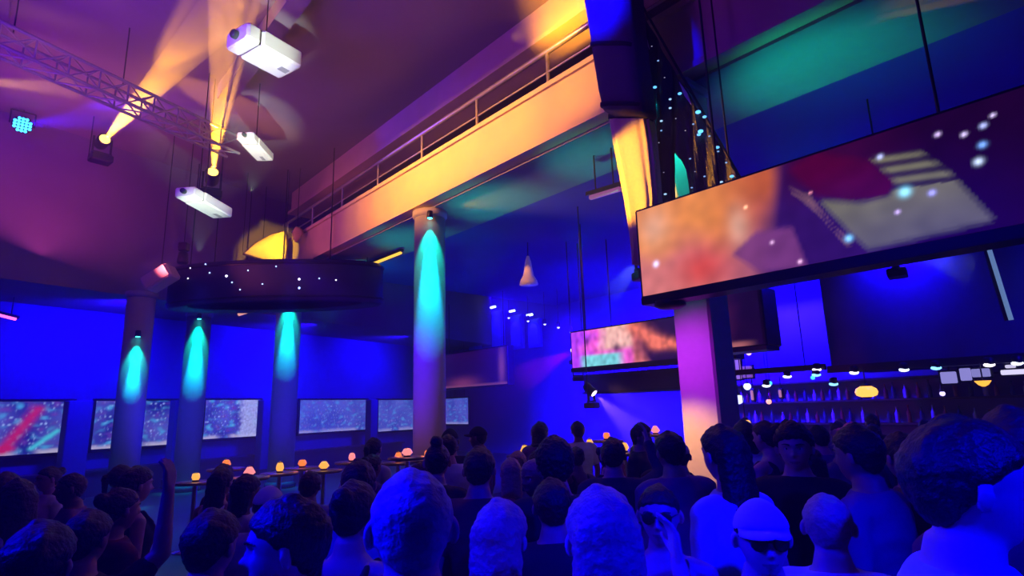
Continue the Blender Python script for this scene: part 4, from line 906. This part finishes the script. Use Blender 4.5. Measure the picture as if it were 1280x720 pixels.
#SECTION crowd
def near_person(px, ytop, dist, face, **k):
    p = on_y(px, ytop, dist); sc = max(.86, min(1.09, p.z / HTOP)); return person(p.x, p.y, math.radians(face), sc, near=True, **k)
def crowd():
    # face: 0 looks away from the camera, +90 looks left, -90 looks right, 180 looks at the camera
    near_person(372, 622, 1.58, 105, sex='m', pose='down', hair='short', hcol='black', top='tee', tcol='black', skin=0, label='person in profile facing left with short black hair, at the lower left')
    near_person(516, 584, 1.28, 12, sex='m', pose='down', hair='crop', hcol='grey', top='tee', tcol='pale blue', skin=0, label='person with cropped grey hair and pale blue shirt, largest head in the lower middle')
    near_person(622, 628, 1.95, -20, sex='f', pose='down', hair='bob', hcol='blond', top='tee', tcol='white', skin=0, label='person with a blond bob and white shirt, right of the grey haired person')
    near_person(752, 612, 1.5, 4, sex='f', pose='hold_up', hair='long', hcol='blond', top='tank', tcol='black', skin=0, label='person with long blond hair and black tank top lifting one hand, near the lower middle')
    near_person(822, 604, 2.35, 160, sex='f', pose='down', hair='bun', hcol='black', top='tank', tcol='black', skin=0, shades=True, label='person in dark glasses facing the camera with black hair in a bun')
    near_person(905, 533, 2.7, 25, sex='f', pose='down', hair='long', hcol='black', top='tee', tcol='pale blue', skin=0, label='person with long black hair and pale blue shirt below the pink lit column')
    near_person(945, 622, 1.9, 172, sex='m', pose='down', hair='short', hcol='black', top='tee', tcol='navy', skin=0, cap='white', shades=True, label='person in a white cap and sunglasses facing the camera')
    near_person(990, 530, 3.25, 150, sex='m', pose='down', hair='curly', hcol='black', top='tee', tcol='black', skin=0, label='person with curly black hair facing the camera, in black shirt')
    near_person(1030, 616, 2.1, -25, sex='m', pose='down', hair='crop', hcol='blond', top='tee', tcol='white', skin=0, label='person with cropped blond hair and white shirt, lower right')
    near_person(1074, 534, 2.7, 35, sex='m', pose='down', hair='short', hcol='black', top='tee', tcol='purple', skin=1, label='person with short black hair and purple shirt, right of the curly haired person')
    near_person(1180, 526, 1.25, -108, sex='m', pose='down', hair='short', hcol='black', top='tee', tcol='pale blue', skin=0, label='person in profile facing right with black hair and pale blue shirt, at the right')
    near_person(1266, 512, 1.6, -20, sex='m', pose='down', hair='short', hcol='brown', top='long', tcol='maroon', skin=1, label='person in a maroon long sleeved shirt at the right edge')
    near_person(108, 640, 2.45, -5, sex='m', pose='one_up', hair='short', hcol='black', top='tee', tcol='black', skin=1, label='person in black raising one arm high, at the left below the teal column')
    near_person(48, 655, 1.72, 10, sex='m', pose='down', hair='short', hcol='black', top='tee', tcol='pale blue', skin=1, label='person with short black hair and pale blue shirt at the lower left corner')
    near_person(262, 640, 2.05, -15, sex='m', pose='down', hair='short', hcol='brown', top='tee', tcol='navy', skin=0, label='person in a navy shirt with short brown hair, right of the raised arm')
    near_person(690, 600, 2.6, 5, sex='m', pose='down', hair='short', hcol='black', top='tee', tcol='black', skin=1, label='person with short black hair and black shirt, left of the long blond hair')
    near_person(440, 600, 2.2, -10, sex='f', pose='down', hair='bun', hcol='brown', top='tank', tcol='black', skin=0, label='person with a brown bun behind the grey haired person')
    near_person(693, 549, 3.0, 5, sex='m', pose='down', hair='curly', hcol='black', top='tee', tcol='black', skin=1, label='person with full curly black hair and black shirt in the middle of the crowd')
    near_person(765, 548, 4.15, -12, sex='m', pose='fist_up', hair='short', hcol='brown', top='long', tcol='navy', skin=0, label='person in navy long sleeves lifting one fist in the middle of the crowd')
    near_person(838, 540, 3.7, 15, sex='m', pose='down', hair='short', hcol='black', top='tee', tcol='purple', skin=1, label='person in a purple shirt just left of the long black hair')
    near_person(598, 560, 3.3, -5, sex='m', pose='down', hair='short', hcol='black', top='tee', tcol='maroon', skin=1, label='person in a maroon shirt right of the tall middle column')
    near_person(546, 554, 3.9, 0, sex='f', pose='down', hair='top', hcol='black', top='tee', tcol='black', skin=0, label='person with a black top knot standing before the tall middle column')
    near_person(1128, 542, 3.1, 10, sex='f', pose='down', hair='long', hcol='brown', top='tee', tcol='grey', skin=0, label='person with long brown hair and grey shirt behind the profile facing right')
    # the rest of the crowd, row behind row
    hairs = [('short', 'm'), ('long', 'f'), ('crop', 'm'), ('bun', 'f'), ('pony', 'f'), ('bob', 'f'), ('curly', 'm')]
    used = set(); rows = [1.9, 2.5, 3.1, 3.7, 4.4, 5.1, 5.9, 6.8, 7.8, 2.2, 2.8, 3.4, 4.0, 4.7, 5.5, 6.3]
    glints = [(g[0], g[1], g[2]) for g in GLINTS]
    for ri, d in enumerate(rows):
        x = -d * .92 + R.uniform(0, .4)
        while x < d * .94:
            yy = d + R.uniform(-.2, .2); px = 640 + F * x / d
            lim = 5.4 if px < 300 else 6.4 if px < 640 else 8.5
            ok = d < lim and x * B.x + yy * B.y < 9.7 and all((x - a) ** 2 + (yy - b) ** 2 > (.58 if d > 2.2 else .62) ** 2 for a, b in PEOPLE) and all((V((x, yy, 0)) - V((c[0].x, c[0].y, 0))).length > .85 for c in CD)
            zt = R.uniform(1.60, 1.78) - (.10 if px < 330 else .05 if px < 500 else 0)
            if ok:
                for zt in (zt, 1.60, 1.54, 1.50):
                    tx, ty = proj((x, yy, zt)); hw = .12 * F / d
                    if d < 2.3 and ty < 600 and 300 < tx < 900: continue
                    if not any(abs(tx - g[0]) < hw + 2 and ty < g[1] + 3 and yy < g[2] for g in glints): break
                else: ok = False
            if ok:
                for _ in range(400):
                    hr, sx = R.choice(hairs); hc = R.choice(['black', 'black', 'brown', 'brown', 'blond']); tc = R.choice(['black', 'black', 'navy', 'grey', 'white', 'maroon', 'purple', 'pale blue']); tp = R.choice(['tee', 'tee', 'long', 'tank'] if sx == 'f' else ['tee', 'tee', 'long'])
                    cp = R.choice([None] * 9 + ['black', 'white']) if sx == 'm' and hr != 'curly' else None
                    zone = 'below the video screens' if px < 330 else 'below the curved canopy' if px < 480 else 'before the middle column' if px < 600 else 'below the far hanging screen' if px < 800 else 'below the pink lit column' if px < 960 else 'in front of the bar'
                    rw = 'nearer rows' if d < 3.5 else 'far rows'
                    key = (hr if not cp else '', hc if not cp else '', tc, tp, cp, zone, rw)
                    if key not in used: used.add(key); break
                hn = {'short': 'with short %s hair', 'long': 'with long %s hair', 'crop': 'with cropped %s hair', 'bun': 'with a %s bun', 'pony': 'with a %s ponytail', 'bob': 'with a %s bob', 'curly': 'with curly %s hair'}[hr] % hc
                if cp: hn = 'in a %s cap' % cp
                tn = {'tee': '%s tee', 'long': '%s sweater', 'tank': '%s vest'}[tp] % tc
                lab = 'person %s and %s, %s, %s' % (hn, tn, zone, rw)
                ps = R.choice(['down', 'down', 'bent'])
                person(x, yy, math.radians(R.choice([R.uniform(-35, 35), R.uniform(-35, 35), R.uniform(-80, 80), R.uniform(120, 240)])), zt / HTOP, sx, ps, hr, hc, tp, tc, R.choice([0, 0, 1, 1, 2]), lab, cap=cp)
                x += .56
            else: x += .12
GLINTS = [(245, 594, 9.0, 0), (283, 578, 9.5, 1), (312, 588, 8.6, 2), (350, 583, 9.2, 0), (378, 577, 9.8, 1), (405, 580, 9.4, 0), (440, 570, 10.2, 2), (498, 570, 9.6, 1), (509, 563, 8.7, 2), (535, 566, 9.3, 1), (656, 561, 9.0, 0), (737, 554, 9.2, 0), (758, 543, 10.0, 1), (780, 557, 8.5, 0), (819, 536, 10.5, 2)]
def lanterns():
    places = ['below the left teal column of the pair', 'below the white glare video screen', 'low and right of the glare screen', 'at the foot of the right paired column', 'just right of the right paired column', 'below the pale blue video screen', 'below the right end of the pale screen', 'below the narrow pale screen', 'behind the lantern below the narrow screen', 'before the tall middle column',
              'alone, left of the middle of the crowd', 'below the left end of the dark canopy', 'farther off below the dark canopy', 'right one below the dark canopy', 'just left of the pink lit column']
    for k, (px, py, y, c) in enumerate(GLINTS):
        p = on_y(px, py, y); h = p.z - .09
        t = thing('cocktail_table', V((p.x, p.y, 0)), 'tall cocktail table holding the lantern ' + places[k], 'table', 'cocktail tables behind the crowd')
        mb = MB(); mb.lathe(V((p.x, p.y, h - .04)), [(.26, 0), (.28, .01), (.28, .035), (.27, .04)], 24); put('table_top', mb, M_wood, t)
        mb = MB(); mb.tube(V((p.x, p.y, .03)), V((p.x, p.y, h - .04)), .035, n=12); put('stem', mb, M_chrome, t)
        mb = MB(); mb.lathe(V((p.x, p.y, 0)), [(.24, 0), (.24, .015), (.06, .04)], 24); put('base', mb, M_chrome, t)
        col = ((1, .42, .06), (1, .20, .03), (1, .25, .25))[c]; q = V((p.x, p.y, h))
        t = thing('table_lantern', q, 'small glowing %s table lantern %s' % (('amber', 'orange', 'pink')[c], places[k]), 'lantern', 'lanterns on the cocktail tables')
        mb = MB(); mb.lathe(q + Z * .02, [(.04, 0), (.058 + .012 * (k % 3), .04), (.05, .09), (.03, .10 + .012 * (k % 4))], 16); put('glass_shade', mb, glow('lantern_%d' % c, col, 1.25), t)
        mb = MB(); mb.lathe(q, [(.05, 0), (.05, .02), (.04, .024)], 16); put('metal_base', mb, M_black, t); mb = MB(); mb.lathe(q + Z * (.11 + .012 * (k % 4)), [(.035, 0), (.03, .012), (.01, .02)], 14); put('lid', mb, M_black, t)
        lamp('POINT', 'lantern_lamp', q + Z * .28, col, 2.5, size=.05)
lanterns(); crowd()
#SECTION light
BLUE = (.012, .0, 1.0)
def lights():
    # teal downlights on the columns
    for (c, r, zt, lab, sq), (py, pw) in zip(CD, ((246, 1500), (366, 1700), (0, 0), (374, 1700), (413, 1500))):
        if sq: continue
        d = V((CAM.x - c.x, CAM.y - c.y, 0)).normalized(); q0 = V((c.x, c.y, 0)) + d * (r + .11); z = on_y(proj(q0 + Z * 3)[0], py, q0.y).z
        p = V((q0.x, q0.y, min(z, zt - .1)))
        downlight(p, d, 'teal downlight near the top of the ' + lab.split(' lit teal')[0].split(' lit round')[0].split(',')[0] + {246: ' in mid room', 366: ' right of the pair', 374: ' left of the pair', 413: ' by the screens'}[py], (.05, 1, .8))
        lamp('SPOT', 'column_lamp', p - Z * .16, TEAL, 130, p - d * .06 - Z * 2.0, .02, 64, .6)
        lamp('SPOT', 'column_lamp', p - Z * .17, (.0, .50, .80), pw, p - d * .14 - Z * 2.3, .03, 22, .9)
    # the pink and orange lit column
    sa, sb = sasb(CD[2][0]); hw = CD[2][1]; f = sb - hw
    lamp('SPOT', 'column_lamp', W(sa + .55, f - .9, 2.15), (1, .40, .14), 230, W(sa + .03, f, 1.35), .05, 60, 1.0)
    lamp('SPOT', 'column_lamp', W(sa + .4, f - 1.2, 2.6), (.62, .02, 1), 150, W(sa, f, 2.35), .05, 62, 1.0)
    q = W(sa + .1, f - .2, 5.5); lamp('SPOT', 'column_lamp', q, TEAL, 500, q + B * .42 - Z * 1.2, .03, 40, .5)
    # teal spill on the soffit, imitated by added spots aimed up at it
    for sa2, pw in ((2.4, 42), (5.6, 24), (8.2, 34), (11.2, 26), (14.8, 60)): lamp('SPOT', 'soffit_spill', W(sa2, 6.2, 4.0), (.0, .75, .5), pw * 4.5, W(sa2 - .3, 6.9, 5.74), .15, 80, .9)
    # orange wash on the balcony front and the girder
    for k in range(10):
        sa2 = 4.72 + k * .72; pw = (2600, 2700, 2900, 3200, 3600, 4200, 4200, 3300, 2200, 1200)[k]
        lamp('SPOT', 'balcony_wash', W(sa2 + .2, -.6, 6.45), (1, .34, .003), pw * (.9 if k else .75), W(sa2, 5.75, 6.42), .12, 24 if k else 13, 1.0)
    lamp('SPOT', 'balcony_wash', W(14, 2.0, 5.0), (.8, .13, .22), 330, W(13, 5.75, 6.1), .1, 60, .9)
    lamp('SPOT', 'girder_wash', W(5.2, 4.8, 6.9), (1, .37, .005), 700, W(5.2, 6.0, 7.95), .05, 66, 1.0)
    # drape and stack
    lamp('SPOT', 'drape_wash', W(5.5, 4.1, 4.4), (1, .38, .01), 1300, on_b(786, 222, 5.3), .04, 34, .5)
    lamp('SPOT', 'stack_wash', W(4.0, 3.6, 7.6), (.0, .0, 1), 3000, on_b(768, 22, 5.15), .05, 28, .9)
    # purple wash on the ceiling
    lamp('AREA', 'ceiling_wash', W(7, -1, 5.6), (.24, .01, 1.0), 330, W(7.5, 0.5, ZC), 3.0)
    lamp('AREA', 'ceiling_wash', W(13.5, 0.5, 5.8), (.70, .07, .42), 100, W(14, 1.0, ZC), 3.0)
    lamp('SPOT', 'ceiling_wash', W(2, 7.0, 7.0), (.5, .01, .8), 160, W(2.5, 9.5, ZC), .2, 80, .9)
    # blue everywhere below the balcony
    for sa2, sb2, z, pw, ta, tb in ((11.5, 9.5, 4.8, 12000, 11, 15), (7.0, 10.5, 4.8, 13000, 7, 17), (2.5, 10.5, 4.8, 12000, 2.5, 17), (-2.0, 8.8, 4.8, 5000, -2, 14), (13.0, 13.5, 4.8, 12000, 12, 17)):
        lamp('SPOT', 'blue_wash', W(sa2, sb2, z), BLUE, pw, W(ta, tb, 1.0), .3, 125, .9)
    for s_, pw in ((-3.5, 2600), (1.5, 2200), (7.0, 2200), (11.5, 1600)): lamp('SPOT', 'wall_wash', wl(s_, 2.5, 4.6), BLUE, pw, wl(s_ - .3, .2, 3.4), .2, 120, .9)
    lamp('SPOT', 'floor_wash', W(13.5, 4.6, 4.4), BLUE, 2200, W(13.5, 4.6, 0), .3, 120, .8)
    lamp('SPOT', 'column_blue', W(8.0, 2.8, 4.2), (.06, .0, 1), 1500, V((CD[0][0].x, CD[0][0].y, 2.4)), .1, 36, .9)  # added blue spots, here and below, tint the columns; no fixtures
    for i in (1, 3, 4):
        c = CD[i][0]; lamp('SPOT', 'column_blue', V((c.x * .62, c.y * .62, 4.3)), (.01, .02, 1), 1300, V((c.x, c.y, 2.2)), .1, 24, .9)
    lamp('SPOT', 'canopy_wash', W(-.5, 7.9, 2.9), BLUE, 700, W(-1.5, 10.6, 3.8), .2, 110, .9)
    lamp('SPOT', 'corner_wash', W(9.5, -3.5, 6.0), BLUE, 700, on_y(40, 120, 13.5), .2, 50, .9)
    # added white spots brighten the ceiling units; no fixtures carry them
    for (px, py, z) in ((330, 64, 7.4), (319, 183, 7.0), (254, 253, 5.8)):
        c = on_z(px, py, z); q = c + (CAM - c).normalized() * 1.9 - Z * .8; lamp('SPOT', 'unit_fill', q, (.85, 1, .75), 480, c, .03, 28, .7)
    # added blue spots and a fill light for the crowd, without any fixtures
    lamp('SPOT', 'crowd_wash', W(4.5, -3.0, 5.2), (.0, .0, 1), 5500, V((-.2, 1.25, 1.6)), .1, 22, .9)
    lamp('SPOT', 'crowd_wash', W(-3.8, 1.0, 5.0), (.0, .0, 1), 4200, V((1.1, 1.4, 1.6)), .1, 26, .9)
    lamp('SPOT', 'crowd_wash', W(2.0, -5.0, 6.0), (.0, .0, 1), 1500, V((1.4, 3.6, 1.6)), .1, 34, .8)
    lamp('SPOT', 'crowd_wash', W(6.0, -3.0, 5.6), (.0, .0, 1), 1500, V((-1.2, 1.8, 1.5)), .1, 24, .8)
    lamp('AREA', 'crowd_fill', W(3, 3, 6.5), (.02, .0, 1), 26, V((0, 4, 0)), 3.0)
lights()
w = bpy.data.worlds.new('haze'); scene.world = w; w.use_nodes = True; n = w.node_tree.nodes
n['Background'].inputs['Color'].default_value = (0, 0, 0, 1); n['Background'].inputs['Strength'].default_value = 0
vs = n.new('ShaderNodeVolumeScatter'); vs.inputs['Density'].default_value = .012; vs.inputs['Anisotropy'].default_value = .25
w.node_tree.links.new(vs.outputs[0], n['World Output'].inputs['Volume'])
cam = bpy.data.cameras.new('camera'); cam.sensor_width = 36; cam.lens = F / 1280 * 36; cam.clip_start = .05; cam.clip_end = 200
co = bpy.data.objects.new('camera', cam); COL.objects.link(co)
m3 = Matrix((CR, CU, -_f)).transposed(); co.matrix_world = Matrix.Translation(CAM) @ m3.to_4x4()
scene.camera = co
scene.view_settings.view_transform = 'Standard'; scene.view_settings.look = 'None'; scene.view_settings.exposure = 0.0; scene.view_settings.gamma = 1.0; scene.view_settings.use_curve_mapping = False
scene.cycles.use_denoising = True; scene.cycles.max_bounces = 4; scene.cycles.diffuse_bounces = 2; scene.cycles.glossy_bounces = 2; scene.cycles.volume_bounces = 0; scene.cycles.sample_clamp_indirect = 4.0; scene.cycles.sample_clamp_direct = 0
